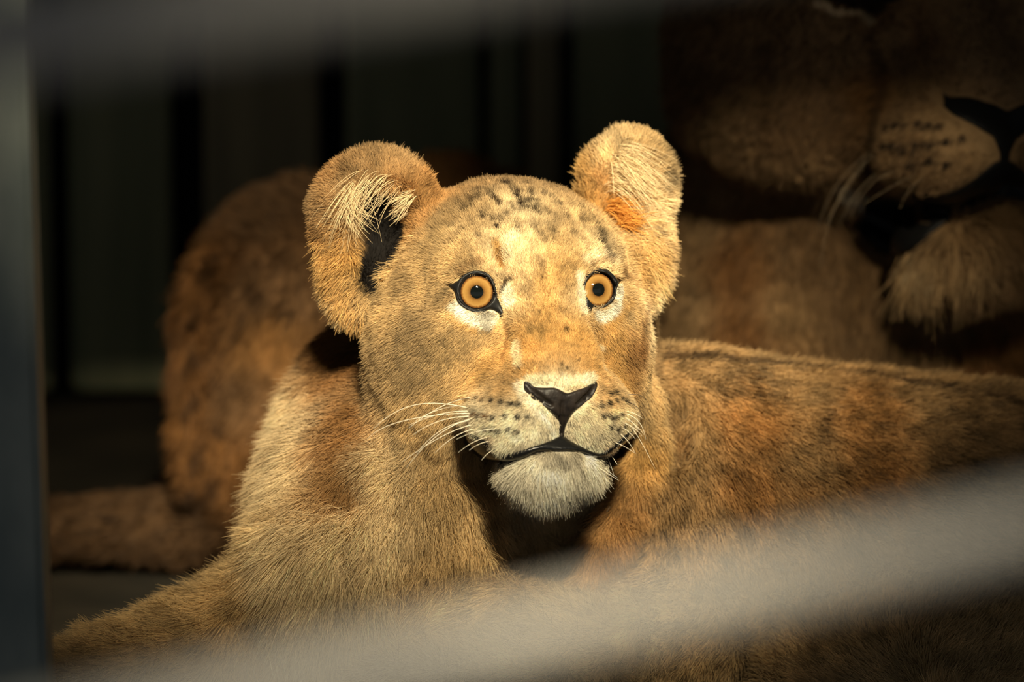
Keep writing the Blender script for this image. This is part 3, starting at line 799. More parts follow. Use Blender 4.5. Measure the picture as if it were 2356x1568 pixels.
for s in EYES:
    lv, lf = build_lid(s, EYE_EDGE[s])
    cx_, cy_ = EYES[s]; c3_ = eye_centre(s)
    qv, qf = build_nose(F, smooth_poly(EYE_EDGE[s]), (cx_ - 85, -cy_ - 85, c3_[2] - 60), (cx_ + 85, -cy_ + 70, c3_[2] + 90), 2.6, 5, [cone(c3_, c3_ + gaze(s) * 120, 36, 42)], [])
    lf = [tuple(f) for f in lf] + [tuple(np.array(f) + len(lv)) for f in qf]; lv = np.concatenate([lv, qv])
    mesh_obj('eyelid', to_world(lv), lf, M_BLACK, cub, base)

# ---- eyes: eyeball > iris, pupil, cornea
def dome(r, h, base_h, rings, segs, hole=0.0):
    """a spherical-cap sheet of radius r, height h above base_h, along +z"""
    R = (r * r + h * h) / (2 * h); V = []; Fs = []
    rad = np.linspace(r, hole, rings)
    for q in rad:
        z = base_h + math.sqrt(max(R * R - q * q, 0)) - (R - h)
        for k in range(segs):
            a = 2 * math.pi * k / segs; V.append((q * math.cos(a), q * math.sin(a), z))
    for i in range(rings - 1):
        for k in range(segs):
            j = (k + 1) % segs
            Fs.append((i * segs + k, i * segs + j, (i + 1) * segs + j, (i + 1) * segs + k))
    return np.array(V), Fs

def iris_material(name, loc_scale):
    m = bpy.data.materials.new(name); m.use_nodes = True; nt = m.node_tree; b = nt.nodes['Principled BSDF']
    tc = nt.nodes.new('ShaderNodeTexCoord'); sp = nt.nodes.new('ShaderNodeSeparateXYZ'); nt.links.new(tc.outputs['Object'], sp.inputs[0])
    def mth(op, a, b_=None):
        n = nt.nodes.new('ShaderNodeMath'); n.operation = op
        for i, v in enumerate((a, b_)):
            if v is None: continue
            if isinstance(v, (int, float)): n.inputs[i].default_value = v
            else: nt.links.new(v, n.inputs[i])
        return n.outputs[0]
    x, y = sp.outputs[0], sp.outputs[1]
    r = mth('DIVIDE', mth('SQRT', mth('ADD', mth('MULTIPLY', x, x), mth('MULTIPLY', y, y))), loc_scale)
    ang = mth('ARCTAN2', y, x)
    cmb = nt.nodes.new('ShaderNodeCombineXYZ'); nt.links.new(mth('MULTIPLY', ang, 5.0), cmb.inputs[0]); nt.links.new(mth('MULTIPLY', r, 2.5), cmb.inputs[1])
    nz = nt.nodes.new('ShaderNodeTexNoise'); nz.inputs['Scale'].default_value = 1.6; nz.inputs['Detail'].default_value = 4; nt.links.new(cmb.outputs[0], nz.inputs['Vector'])
    rr = mth('ADD', r, mth('MULTIPLY', mth('SUBTRACT', nz.outputs[0], 0.5), 0.16))
    rp = nt.nodes.new('ShaderNodeValToRGB'); nt.links.new(rr, rp.inputs[0])
    els = rp.color_ramp.elements
    stops = [(0.40, (62, 42, 20)), (0.48, (100, 70, 34)), (0.64, (126, 94, 48)), (0.84, (138, 106, 58)), (0.93, (104, 70, 32)), (1.0, (52, 30, 16))]
    while len(els) < len(stops): els.new(0.5)
    for e, (p_, c) in zip(els, stops): e.position = p_; e.color = (*lin(*c), 1)
    nt.links.new(rp.outputs[0], b.inputs['Base Color']); b.inputs['Roughness'].default_value = 1.0; b.inputs['Specular IOR Level'].default_value = 0.0
    return m

def cornea_material(name):
    m = bpy.data.materials.new(name); m.use_nodes = True; nt = m.node_tree; out = nt.nodes['Material Output']
    nt.nodes.remove(nt.nodes['Principled BSDF'])
    tr = nt.nodes.new('ShaderNodeBsdfTransparent'); gl = nt.nodes.new('ShaderNodeBsdfGlossy'); gl.inputs['Roughness'].default_value = 0.03
    fr = nt.nodes.new('ShaderNodeFresnel'); ge = nt.nodes.new('ShaderNodeNewGeometry'); io = nt.nodes.new('ShaderNodeMapRange')
    io.inputs['To Min'].default_value = 1.38; io.inputs['To Max'].default_value = 1 / 1.38       # same clear film seen from either side
    nt.links.new(ge.outputs['Backfacing'], io.inputs['Value']); nt.links.new(io.outputs[0], fr.inputs['IOR'])
    mx = nt.nodes.new('ShaderNodeMixShader')
    nt.links.new(fr.outputs[0], mx.inputs[0]); nt.links.new(tr.outputs[0], mx.inputs[1]); nt.links.new(gl.outputs[0], mx.inputs[2]); nt.links.new(mx.outputs[0], out.inputs[0])
    return m
M_EYEBALL = mat_simple('eyeball_dark', (0.012, 0.008, 0.006), 0.4, 0.2)
M_PUPIL = mat_simple('pupil_black', (0.003, 0.004, 0.004), 1.0, 0.0)
M_CORNEA = cornea_material('cornea_clear')

def make_eye(owner, owner_base, centre, axes, R, r_iris, r_pupil, iris_mat):
    rot = Matrix((R_PW @ axes).tolist()).to_4x4()
    loc = to_world(centre)
    M = Matrix.Translation(Vector(loc - owner_base)) @ rot
    bm = bmesh.new(); bmesh.ops.create_uvsphere(bm, u_segments=48, v_segments=24, radius=R * S * 0.985)
    # flatten the front so that the iris can lie in it
    lim = R * 0.76 * S
    for v in bm.verts:
        if v.co.z > lim: v.co.z = lim
    me = bpy.data.meshes.new('eye'); bm.to_mesh(me); bm.free(); me.materials.append(M_EYEBALL)
    me.polygons.foreach_set('use_smooth', np.ones(len(me.polygons), bool))
    e = bpy.data.objects.new('eye', me); COL.objects.link(e); e.parent = owner; e.matrix_local = M
    def sub(name, VF, mat):
        o = mesh_obj(name, VF[0] * S, VF[1], mat, e); return o
    sub('iris', dome(r_iris, 2.5, R * 0.775, 10, 64, r_pupil * 0.8), iris_mat)
    sub('pupil', dome(r_pupil, 0.6, R * 0.775 + 2.9, 4, 40), M_PUPIL)
    sub('cornea', dome(r_iris * 1.12, R * 0.33, R * 0.70, 16, 64), M_CORNEA)
    return e
M_IRIS = iris_material('amber_iris', 36.5 * S)
for s in EYES:
    make_eye(cub, base, eye_centre(s), gaze_axes(s), EYE_R, 36.5, 14.5, M_IRIS)

# ---- whiskers: root, bends, tip in picture pixels; how far the tip stands forward of the root
M_WHISKER = mat_simple('whisker_white', tuple(lin(250, 240, 215)), 0.4, 0.5)
M_WHISKER_B = mat_simple('whisker_buff', tuple(lin(150, 130, 100)), 0.5, 0.3)
M_WHISKER_D = mat_simple('whisker_dark', tuple(lin(60, 45, 30)), 0.4, 0.5)
def whisker(owner, ob, ct, path, out, r=0.95, dark=False):
    p0, n0 = ct.cast(*path[0])
    pts = []
    for i, q in enumerate(path):
        w = p0[2] + out * (i / (len(path) - 1)) - (2 if i == 0 else 0)
        o, d = pix_ray(*q); pts.append(o + d * ((w - o[2]) / d[2]))
    wv, wf = tube(bez(pts, 12), r, r * 0.3, 5)
    mesh_obj('whisker', to_world(wv), wf, M_WHISKER_D if dark else (M_WHISKER if owner.name.startswith('lion_cub') else M_WHISKER_B), owner, ob)
for path, out, dark in [
    ([(1092, 913), (1020, 918), (940, 985)], 70, 0), ([(1078, 932), (1010, 932), (955, 968)], 70, 0), ([(1087, 946), (1020, 940), (940, 978)], 70, 0), ([(1090, 957), (1010, 955), (950, 1000)], 60, 0),
    ([(1092, 968), (1020, 965), (960, 1040)], 60, 0), ([(1095, 975), (1030, 985), (925, 1062)], 60, 0), ([(1100, 985), (1050, 990), (1000, 1042)], 50, 0), ([(1150, 986), (1100, 985), (1050, 1010)], 50, 0),
    ([(1131, 1003), (1090, 1010), (1055, 1040)], 40, 0), ([(1137, 1013), (1105, 1015), (1080, 1035)], 40, 0), ([(1148, 1030), (1125, 1035), (1108, 1058)], 30, 0), ([(1092, 950), (1000, 950), (880, 965), (845, 1010)], 60, 0), ([(1088, 940), (1000, 920), (930, 915), (860, 985)], 60, 0), ([(1098, 960), (1010, 975), (935, 1075)], 50, 0), ([(1094, 914), (1060, 917), (1030, 922)], 30, 1),
    ([(1432, 910), (1470, 900), (1490, 912), (1494, 936)], -10, 1), ([(1434, 921), (1470, 928), (1488, 955), (1488, 1000)], -10, 1), ([(1429, 949), (1465, 955), (1480, 975), (1486, 1011)], 0, 0), ([(1428, 960), (1460, 968), (1482, 1000)], 0, 0), ([(1424, 970), (1455, 975), (1478, 1003)], 0, 0), ([(1420, 980), (1445, 985), (1462, 1010)], 0, 0), ([(1415, 992), (1440, 1000), (1462, 1042)], 0, 0), ([(1400, 1012), (1430, 1020), (1463, 1043)], 10, 0), ([(1440, 965), (1470, 1000), (1507, 1077)], 0, 0), ([(1430, 945), (1458, 945), (1478, 962)], 0, 0), ([(1395, 1035), (1410, 1050), (1420, 1068)], 10, 0), ([(1426, 955), (1452, 962), (1470, 990)], 0, 0),
    ([(1200, 1120), (1180, 1165), (1165, 1232)], 20, 0), ([(1205, 1125), (1185, 1175), (1188, 1208)], 20, 0), ([(1330, 1120), (1342, 1170), (1345, 1216)], 15, 0), ([(1345, 1115), (1362, 1160), (1379, 1214)], 15, 0), ([(1355, 1105), (1378, 1140), (1392, 1185)], 15, 0), ([(1370, 1070), (1400, 1090), (1424, 1105)], 10, 0),
]: whisker(cub, base, coat, path, out, dark=bool(dark))

# ---- tufts of longer hair
def tuft(ct, r, roots, n, vec, L, col, curl=(0, 0, 0), lift=0.3, jit=0.18, w=1.1, spread=6, cj=0.15):
    """long hairs along a line of surface points: direction and curl in frame axes (px right, py down, towards viewer)"""
    P0 = [ct.cast(*q) for q in roots]
    pp = np.array([a for a, _ in P0]); nn = np.array([b for _, b in P0])
    t = r.random(n) * (len(roots) - 1); i = np.minimum(t.astype(int), max(len(roots) - 2, 0)); f = (t - i)[:, None]
    j = np.minimum(i + 1, len(roots) - 1)
    p = pp[i] * (1 - f) + pp[j] * f + r.normal(size=(n, 3)) * spread; nrm = nn[i]
    near = [ct.bvh.find_nearest(Vector(q)) for q in p]
    p = np.array([h[0] for h in near]); nrm = np.array([h[1] for h in near])
    if np.ndim(vec[0]):
        va = np.array(vec, float); v = va[i] * (1 - f) + va[j] * f
    else: v = np.tile(np.array(vec, float), (n, 1))
    v = v * np.array([1, -1, 1]); v /= np.linalg.norm(v, axis=1, keepdims=True)
    cv = np.array(curl, float) * np.array([1, -1, 1])
    cl = np.stack([noise3(p, 12.0, o) for o in (3.0, 13.3, 27.7)], axis=1)
    d = v + nrm * lift + r.normal(size=(n, 3)) * jit + cl * 0.3
    d /= np.linalg.norm(d, axis=1, keepdims=True)
    Ls = L * (0.6 + 0.6 * r.random(n))
    s = np.linspace(0, 1, 7)
    pts = p[:, None] - nrm[:, None] * 3 + Ls[:, None, None] * (s[None, :, None] * d[:, None] + (s ** 2)[None, :, None] * (cv[None, None] + r.normal(size=(n, 1, 3)) * 0.1))
    c = lin(*col)[None] * (1 + r.normal(size=(n, 1)) * cj)
    return pts, np.clip(c, 0, 0.95), np.full((n, 1), w) * (1 - 0.75 * s ** 1.5)[None]
if True:
    TU = []
    # near ear: pale arc of hair inside the rim, wisps over the hollow
    TU.append(tuft(coat, rng, [(935, 440), (900, 405), (850, 390), (815, 410)], 130, [(-1, -0.25, .6), (-1, 0.1, .6), (-0.8, 0.7, .5), (-0.3, 1, .4)], 95, PALE, (-0.15, 0.75, 0), 0.25, w=0.6, jit=0.3))
    TU.append(tuft(coat, rng, [(815, 420), (800, 450), (798, 480)], 80, (0, 1, .5), 80, PALE, (0.5, 0.1, 0), 0.3, w=0.6, jit=0.3))
    TU.append(tuft(coat, rng, [(965, 430), (950, 450), (940, 480)], 70, (-1, 0.5, .5), 60, PALE, (0, 0.1, 0), 0.3, w=0.8))
    TU.append(tuft(coat, rng, [(975, 540), (950, 580), (915, 615), (890, 640)], 320, (-1, 0.25, .5), 46, TAN, (0, 0.2, 0), 0.35, jit=0.3, w=0.7))
    # ruff under the near ear
    TU.append(tuft(coat, rng, [(755, 560), (765, 600), (780, 645), (800, 690), (825, 730)], 1500, [(-1, 0.2, .2), (-1, 0.4, .2), (-0.9, 0.6, .2), (-0.8, 0.8, .2), (-0.6, 0.9, .2)], 46, (224, 178, 112), (0.1, 0.3, 0), 0.4, spread=16, w=0.6, jit=0.35, cj=0.25))
    # far ear: pale fan sweeping outwards
    TU.append(tuft(coat, rng, [(1395, 440), (1400, 400), (1405, 360), (1420, 330)], 330, [(1, -0.5, .5), (1, -0.3, .5), (1, 0, .5), (0.9, 0.3, .5)], 110, PALE, (0.1, 0.5, 0), 0.2, w=0.8, jit=0.25))
    TU.append(tuft(coat, rng, [(1380, 470), (1400, 500), (1420, 530)], 300, (1, -0.35, .4), 80, (222, 160, 80), (0.1, 0.3, 0), 0.3))
    TU.append(tuft(coat, rng, [(1535, 480), (1530, 530), (1520, 590), (1510, 640)], 1200, [(1, 0.1, 0), (1, 0.3, 0), (1, 0.5, 0), (0.9, 0.7, 0)], 50, (232, 194, 132), (-0.1, 0.3, 0), 0.4, spread=16, w=0.6, jit=0.35, cj=0.25))
    # brow whiskers and stray hairs on the ears and head
    TU.append(tuft(coat, rng, [(760, 380), (850, 340), (950, 370), (1010, 410)], 10, (0.3, -1, 0), 42, TAN, (0.2, 0, 0), 0.4, w=0.5))
    TU.append(tuft(coat, rng, [(1350, 380), (1420, 300), (1490, 290), (1545, 380)], 10, (0.1, -1, 0), 42, TAN, (0.2, 0, 0), 0.4, w=0.5))
    # beard
    TU.append(tuft(coat, rng, [(1160, 1085), (1200, 1110), (1270, 1125), (1330, 1115), (1375, 1080)], 900, [(-0.5, 1, .1), (-0.3, 1, .2), (0, 1, .2), (0.3, 1, .2), (0.5, 1, .1)], 46, WHITE, (0, 0.05, 0), 0.5, spread=16, w=0.8))
    # breast
    TU.append(tuft(coat, rng, [(590, 1340), (650, 1385), (710, 1415), (770, 1440), (830, 1425), (880, 1400)], 2600, [(-0.5, 1, .2), (-0.3, 1, .3), (-0.1, 1, .3), (0, 1, .3), (-0.2, 1, .3), (-0.5, 0.9, .3)], 105, PALE, (0.05, 0.15, -0.1), 0.35, spread=26, w=0.75, jit=0.22, cj=0.25))
    pts = np.concatenate([t[0] for t in TU]); cols = np.concatenate([t[1] for t in TU]); rad = np.concatenate([t[2] for t in TU])
    fur_curves('long_hair', pts, cols, rad, M_FUR, cub, base)

# ------------------------------------------------------------------ placing by pixel and distance
def PD(px, py, w):
    o, d = pix_ray(px, py)
    return o + d * ((w - o[2]) / d[2])
def W(d): return (DIST - d) / S                 # frame depth of a distance from the camera

# ------------------------------------------------------------------ the other cub, behind
def build_back_cub():
    w0 = W(4.62); k = 4.62 / 4
    F = Field(np.arange(-150, 1500, 13), np.arange(-1700, -250, 13), np.arange(w0 - 620, w0 + 620, 16))
    A = F.add; D = lambda x, y, dw=0: PD(x, y, w0 + dw)
    A(ell(D(680, 760, 0), (255 * k, 310 * k, 270 * k), rotz(-12)))               # rump
    A(ell(D(690, 1010, 60), (275 * k, 270 * k, 290 * k)), 90)                    # haunch
    A(cone(D(760, 700, -120), D(1150, 760, -240), 270 * k, 250 * k), 120)
    A(cone(D(1040, 520, -200), D(1060, 560, -200), 150 * k, 160 * k), 60)        # head, hidden behind the nearer cub
    A(ell(D(1180, 470, -200), (60, 70, 40)), 30)
    A(cone(D(440, 1205, 40), D(110, 1215, 20), 78 * k, 70 * k), 40)              # hind leg along the ground
    A(cone(D(600, 1150, 80), D(430, 1205, 40), 130 * k, 85 * k), 60)
    tail = [D(470, 600, 200), D(435, 720, 240), D(432, 860, 250), D(440, 1000, 240), D(450, 1130, 200)]
    for a, b in zip(tail[:-1], tail[1:]): A(cone(a, b, 38, 36), 20)
    floor_clip(F)
    V, Q = surface_nets(F)
    return relax(V, Q, 2), Q
V2, Q2 = build_back_cub()
RUST2 = (132, 100, 68); ORANGE2 = (140, 98, 56); DIM_FOOT = (104, 78, 52)  # foot fur darkened in colour to stand for dimmer light there
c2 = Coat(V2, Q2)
for a in [(600, 520, RUST2, 44, -0.5, -0.3), (690, 470, RUST2, 44, -0.6, -0.2), (500, 600, ORANGE2, 44, -0.8, 0.4), (430, 700, ORANGE2, 44, -0.5, 0.9), (420, 850, ORANGE2, 44, -0.3, 1), (420, 1000, BROWN, 44, -0.2, 1), (600, 650, RUST2, 44, -0.3, 0.9), (700, 650, RUST2, 44, -0.2, 1), (620, 780, RUST, 44, -0.2, 1), (560, 900, RUST2, 44, -0.1, 1), (540, 1050, BROWN, 44, 0, 1), (300, 1170, DIM_FOOT, 30, -1, 0.1), (180, 1200, DIM_FOOT, 30, -1, 0.1), (400, 1220, DIM_FOOT, 30, -1, 0.1), (1040, 390, ORANGE2, 40, 0, -1), (900, 600, RUST2, 40, 0, -1)]: c2.anchor(*a)
c2.bake()
for pts, r in [([(478, 590), (465, 640)], 16), ([(452, 700), (450, 745)], 17), ([(445, 800), (443, 835)], 18), ([(452, 900), (440, 940)], 18), ([(500, 850), (505, 880)], 14), ([(470, 1010), (450, 1050)], 20), ([(500, 960), (515, 990)], 15), ([(455, 1110), (460, 1160)], 22), ([(500, 1090), (490, 1140)], 20), ([(590, 640), (600, 680)], 14), ([(650, 700), (670, 715)], 16), ([(560, 720), (555, 760)], 14), ([(255, 1190), (275, 1200)], 16)]: c2.stroke(pts, r, DARK, 0.75, 1.0)
base2 = np.array([to_world(PD(700, 1000, W(4.62)))[0], to_world(PD(700, 1000, W(4.62)))[1], 0.0])
cub2 = thing('lion_cub', 'blurred brown lion cub with dark spots, its back turned, behind the sunlit cub', 'lion', base2)
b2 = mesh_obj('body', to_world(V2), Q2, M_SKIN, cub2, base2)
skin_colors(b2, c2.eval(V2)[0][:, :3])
def back_density(p, n):
    x, y = project(p)
    return 0.02 * np.clip((n[:, 2] + 0.4) / 0.3, 0, 1) * (x > -100) * (x < 1500)
if True:
    p, n = sample_roots(V2, Q2, c2.N, back_density, rng)
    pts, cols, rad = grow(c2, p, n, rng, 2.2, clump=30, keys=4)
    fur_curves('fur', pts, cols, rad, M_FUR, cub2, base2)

# ------------------------------------------------------------------ the lioness
LW = W(4.45); LK = 4.45 / 4
LS = 1.5 * LK
LR = rot_axes(yaw=35, pitch=0, roll=0)
LO = PD(2017, -67, LW)
def LH(x, y, z): return LO + LR @ (np.array([x, y, z], float) * LS)
def build_lioness():
    F = Field(np.arange(1350, 3760, 13), np.arange(-1750, 620, 13), np.arange(LW - 1320, LW + 720, 16))
    A = F.add; D = lambda x, y, dw=0: PD(x, y, LW + dw)
    A(cone(D(1960, 60, -520), D(1960, 620, -430), 430, 440))                     # neck
    A(cone(D(1900, 560, -420), D(2100, 1150, -330), 450, 440), 150)              # chest
    A(cone(D(2100, 700, -420), D(2800, 900, -700), 520, 520), 150)               # trunk
    A(cone(D(1800, 800, -160), D(1760, 1500, -100), 190, 120), 100)              # forelegs
    A(cone(D(2200, 800, -160), D(2240, 1500, -100), 200, 120), 100)
    E = lambda c, r, k, R=LR: A(ell(LH(*c), np.array(r) * LS, R), k * LS)
    E((0, -40, 25), (270, 300, 235), 40)
    for s in (-1, 1):
        E((s * 180, -10, -120), (150, 180, 170), 80)
        E((s * 165, -20, -225), (120, 150, 100), 70)
        E((s * 118, 165, 85), (80, 55, 45), 50)
    E((0, 70, -240), (180, 200, 120), 60)
    A(cone(LH(-48, 185, 50), LH(-52, 300, -170), 50 * LS, 58 * LS), 45 * LS)
    A(cone(LH(48, 185, 50), LH(52, 300, -170), 50 * LS, 58 * LS), 45 * LS)
    E((0, 200, -235), (165, 150, 100), 60)
    E((0, 310, -200), (85, 66, 50), 35)
    for s in (-1, 1): E((s * 92, 280, -280), (104, 110, 78), 30)
    E((0, 342, -238), (62, 38, 50), 20)
    E((0, 215, -425), (112, 95, 62), 30)                                         # dropped chin
    for s in (-1, 1):
        A(ell(LH(s * 170, 180, -20), (66 * LS,) * 3), 30 * LS)
        A(ell(LH(s * 172, 212, -20), (44 * LS,) * 3), 8 * LS, sub=True)
    q = [march(F, x, y, LW + 900, LW - 600) for x, y in ((2000, 500), (2050, 525), (2110, 510), (2180, 480), (2250, 445), (2310, 430), (2380, 440))]
    q = [p for p in q if p is not None]
    for a, b in zip(q[:-1], q[1:]): A(cone(a, b, 40, 40), 14, sub=True)
    for s in (-1, 1):
        A(ell(LH(s * 270, -90, 200), np.array((120, 60, 140)) * LS, LR), 40)
    floor_clip(F)
    V, Q = surface_nets(F)
    return F, relax(V, Q, 2), Q
F3, V3, Q3 = build_lioness()
UMB3 = (134, 104, 70); SAND3 = (164, 132, 92)
c3 = Coat(V3, Q3)
for a in [(1600, 200, UMB3, 60, -0.5, 0.8), (1680, 300, SAND3, 60, -0.5, 0.8), (1750, 150, UMB3, 50, -0.6, 0.7), (1800, 300, UMB3, 50, -0.6, 0.7), (1850, 400, SAND3, 50, -0.5, 0.8), (1900, 250, UMB3, 44, -0.7, 0.6), (1950, 120, UMB3, 40, -0.6, 0.6), (2000, 200, BROWN, 36, -0.7, 0.5), (2080, 150, UMB3, 30, 0, -1), (2200, 100, UMB3, 30, 0, -1), (2300, 150, UMB3, 26, 0, -1),
    (2050, 310, SAND3, 26, -1, 0.2), (2150, 300, SAND3, 26, -1, 0.3), (2250, 340, SAND3, 24, -0.6, 0.8), (2200, 400, SAND3, 30, -0.7, 0.7), (2050, 380, SAND3, 36, -1, 0.5), (2150, 620, SAND3, 90, -0.2, 1), (2250, 560, SAND3, 80, 0, 1), (2340, 560, UMB3, 80, 0.1, 1),
    (1480, 120, UMB3, 60, -0.3, 1), (1480, 300, UMB3, 60, -0.2, 1), (1620, 480, SAND3, 60, -0.2, 1), (1700, 600, ORANGE2, 60, -0.1, 1), (1720, 740, ORANGE2, 60, 0, 1), (1600, 680, SAND3, 60, -0.2, 1), (1800, 700, SAND3, 60, 0.2, 1), (1850, 550, UMB3, 60, 0, 1), (2000, 700, UMB3, 60, 0, 1), (2100, 760, SAND3, 70, 0, 1), (2300, 800, ORANGE2, 70, 0, 1)]: c3.anchor(*a)
c3.bake()
for row in ([(2040, 292), (2062, 288), (2085, 285), (2110, 286), (2135, 290), (2160, 292)], [(2035, 335), (2055, 334), (2080, 334), (2105, 334), (2140, 332), (2180, 326), (2215, 320)], [(2100, 372), (2140, 370), (2180, 376)]):
    for q in row: c3.stroke([q], 11, BLACK, 0.95, 0.8)
    c3.stroke(row, 5, BLACK, 0.6, 1.0)
c3.stroke([(1990, 500), (2030, 545), (2080, 560)], 45, BLACK, 1, 0.4, 10, 0.9)
c3.stroke([(2040, 520), (2120, 515), (2200, 490), (2260, 460), (2356, 450)], 48, BLACK, 1, 0.4, 10, 0.9)
c3.stroke([(2020, 250), (2010, 330), (1990, 400)], 20, DARK, 0.7, 1.0)
c3.stroke([(1885, 0), (1934, 26), (1985, 22), (2008, 46)], 12, PALE, 0.9, 0.8, 16)
c3.stroke([(1910, -25), (1960, -8), (2020, 20)], 24, BLACK, 0.9, 0.7)
c3.stroke([(2010, 30), (2020, 130), (2030, 220)], 18, DARK, 0.6, 1.0)
c3.stroke([(2090, 600), (2140, 610)], 34, PALE, 0.5, 1.0)
c3.stroke([(1985, 450), (1960, 430)], 30, CREAM, 0.7, 1.0)
bl = to_world(PD(1950, 800, W(4.6))); base3 = np.array([bl[0], bl[1], 0.0])
lioness = thing('lioness', 'large adult lioness in deep shade looming behind the cubs, mouth slightly open', 'lion', base3)
b3 = mesh_obj('body', to_world(V3), Q3, M_SKIN, lioness, base3)
skin_colors(b3, c3.eval(V3)[0][:, :3])
LNOSE = [(2146, 205), (2160, 205), (2185, 222), (2230, 222), (2262, 232), (2290, 240), (2318, 255), (2350, 240), (2400, 222), (2430, 215), (2425, 245), (2385, 285), (2340, 320), (2325, 350), (2318, 400), (2300, 400), (2300, 350), (2285, 315), (2240, 288), (2190, 262), (2155, 232)]
n3V, n3Q = build_nose(F3, LNOSE, PD(2130, 420, LW) + np.array([0, 0, 200]), PD(2450, 190, LW) + np.array([0, 0, 720]), 6, 10, [], [])
mesh_obj('nose', to_world(n3V), n3Q, M_BLACK, lioness, base3)
LMOUTH = [(1982, 480), (2005, 440), (2060, 440), (2130, 448), (2195, 440), (2245, 408), (2290, 372), (2330, 372), (2380, 410), (2450, 430), (2450, 480), (2370, 462), (2300, 455), (2235, 478), (2160, 525), (2110, 572), (2062, 586), (2010, 566), (1988, 525)]
m3V, m3Q = build_nose(F3, smooth_poly(LMOUTH), PD(1960, 610, LW) + np.array([0, 0, 0]), PD(2450, 350, LW) + np.array([0, 0, 720]), 7, 14, [], [])
mesh_obj('mouth', to_world(m3V), m3Q, M_BLACK, lioness, base3)
for s in (-1, 1):
    ax = LR[:, [0, 2, 1]] * np.array([1, 1, 1]); ax = np.stack([LR[:, 0], LR[:, 2], LR[:, 1]], axis=1)
    ang = np.linspace(0, 2 * math.pi, 33)
    ring = [LH(s * 170 + 41 * math.cos(t), 231 - 5 * math.cos(t) * s, -20 + 38 * math.sin(t)) for t in ang]
    lv, lf = tube(ring, 9 * LS, 9 * LS, 8, caps=False)
    mesh_obj('eyelid', to_world(lv), lf, M_BLACK, lioness, base3)
    make_eye(lioness, base3, LH(s * 170, 186, -20), ax, 58 * LS, 36 * LS, 15 * LS, iris_material('amber_iris', 36 * LS * S))
for path in [[(2010, 345), (1940, 390), (1900, 450), (1880, 530)], [(2020, 350), (1950, 400), (1905, 470), (1885, 620)], [(2000, 370), (1950, 420), (1920, 480), (1890, 530)], [(2030, 390), (1980, 420), (1950, 470), (1930, 520)], [(2070, 390), (2020, 400), (1980, 440), (1960, 490)], [(2110, 400), (2060, 420), (2020, 450), (1985, 470)], [(2000, 360), (1960, 400), (1935, 450), (1910, 500)], [(2130, 405), (2100, 420), (2080, 450), (2070, 480)]]:
    whisker(lioness, base3, c3, path, 60, r=0.9)
def lion_density(p, n):
    x, y = project(p)
    return 0.032 * np.clip((n[:, 2] + 0.4) / 0.3, 0, 1) * (x > 1350) * (y > -700) * (y < 1350) * np.where((x > 2480) | (y < -120), 0.5, 1.0)
if True:
    p, n = sample_roots(V3, Q3, c3.N, lion_density, rng)
    x, y = project(p)
    ok = (poly_sdf(LNOSE, x, y) > 4) & (poly_sdf(LMOUTH, x, y) > 6)
    p, n, x, y = p[ok], n[ok], x[ok], y[ok]
    att, bald = c3.eval(p)
    face3 = np.clip((x - 1560) / 60, 0, 1) * np.clip((470 - y) / 40, 0, 1)
    att[:, 3] *= 0.75 - 0.35 * face3
    att[:, 7] *= 1 - 0.35 * face3
    pts, cols, rad = grow(c3, p, n, rng, 1.7, clump=34, keys=4, att=att)
    fur_curves('fur', pts, cols, rad, M_FUR, lioness, base3)
    t = tuft(c3, rng, [(2085, 590), (2130, 600), (2200, 570), (2290, 540)], 260, (-0.05, 1, 0), 130, SAND, (0, 0.1, -0.1), 0.2, spread=20, w=1.6)
    fur_curves('long_hair', *t, M_FUR, lioness, base3)

# ------------------------------------------------------------------ the den: floor, plank wall, added unseen roof that shapes the sunlight
def box(name, lo, hi, mat, parent=None, bevel=0.0, kind=None):
    lo = np.array(lo, float); hi = np.array(hi, float); c = (lo + hi) / 2
    bm = bmesh.new(); bmesh.ops.create_cube(bm, size=1.0)
    for v in bm.verts: v.co = Vector(np.array(v.co) * (hi - lo))
    if bevel: bmesh.ops.bevel(bm, geom=bm.edges[:], offset=bevel, segments=2, affect='EDGES')
    me = bpy.data.meshes.new(name); bm.to_mesh(me); bm.free(); me.materials.append(mat)
    o = bpy.data.objects.new(name, me); COL.objects.link(o)
    o.location = c - (np.array(parent.location) if parent else 0)
    if parent: o.parent = parent
    if kind: o['kind'] = kind
    return o

M_SOIL = noise_mat('dark_soil', (0.012, 0.011, 0.008), (0.045, 0.036, 0.024), 9)
M_PLANK = noise_mat('dark_olive_planks', (0.20, 0.21, 0.12), (0.36, 0.34, 0.19), 5, 0.85, (6, 6, 0.6))
M_PLANK_B = noise_mat('dark_brown_planks', (0.24, 0.20, 0.12), (0.46, 0.36, 0.2), 5, 0.85, (6, 6, 0.6))
M_GAP = mat_simple('black_backing', (0.006, 0.006, 0.005), 0.9, 0.1)
M_SHADE_ROOF = noise_mat('shade_roof_boards', (0.05, 0.045, 0.035), (0.09, 0.08, 0.06), 4)
WALL_Y = 1.35
box('floor', (-2.6, -6.2, -0.06), (2.6, WALL_Y + 0.1, 0.0), M_SOIL, kind='structure')
wall = box('wall_back', (-2.6, WALL_Y, 0.0), (2.6, WALL_Y + 0.06, 1.5), M_GAP, kind='structure')
kx = (DIST + WALL_Y) * S / DIST
edges = [(-700, -420), (-390, -120), (-90, 118), (165, 395), (475, 735), (800, 1100), (1130, 1195), (1215, 1285), (1320, 1560), (1590, 1850), (1880, 2140), (2170, 2430), (2460, 2720), (2750, 3000)]
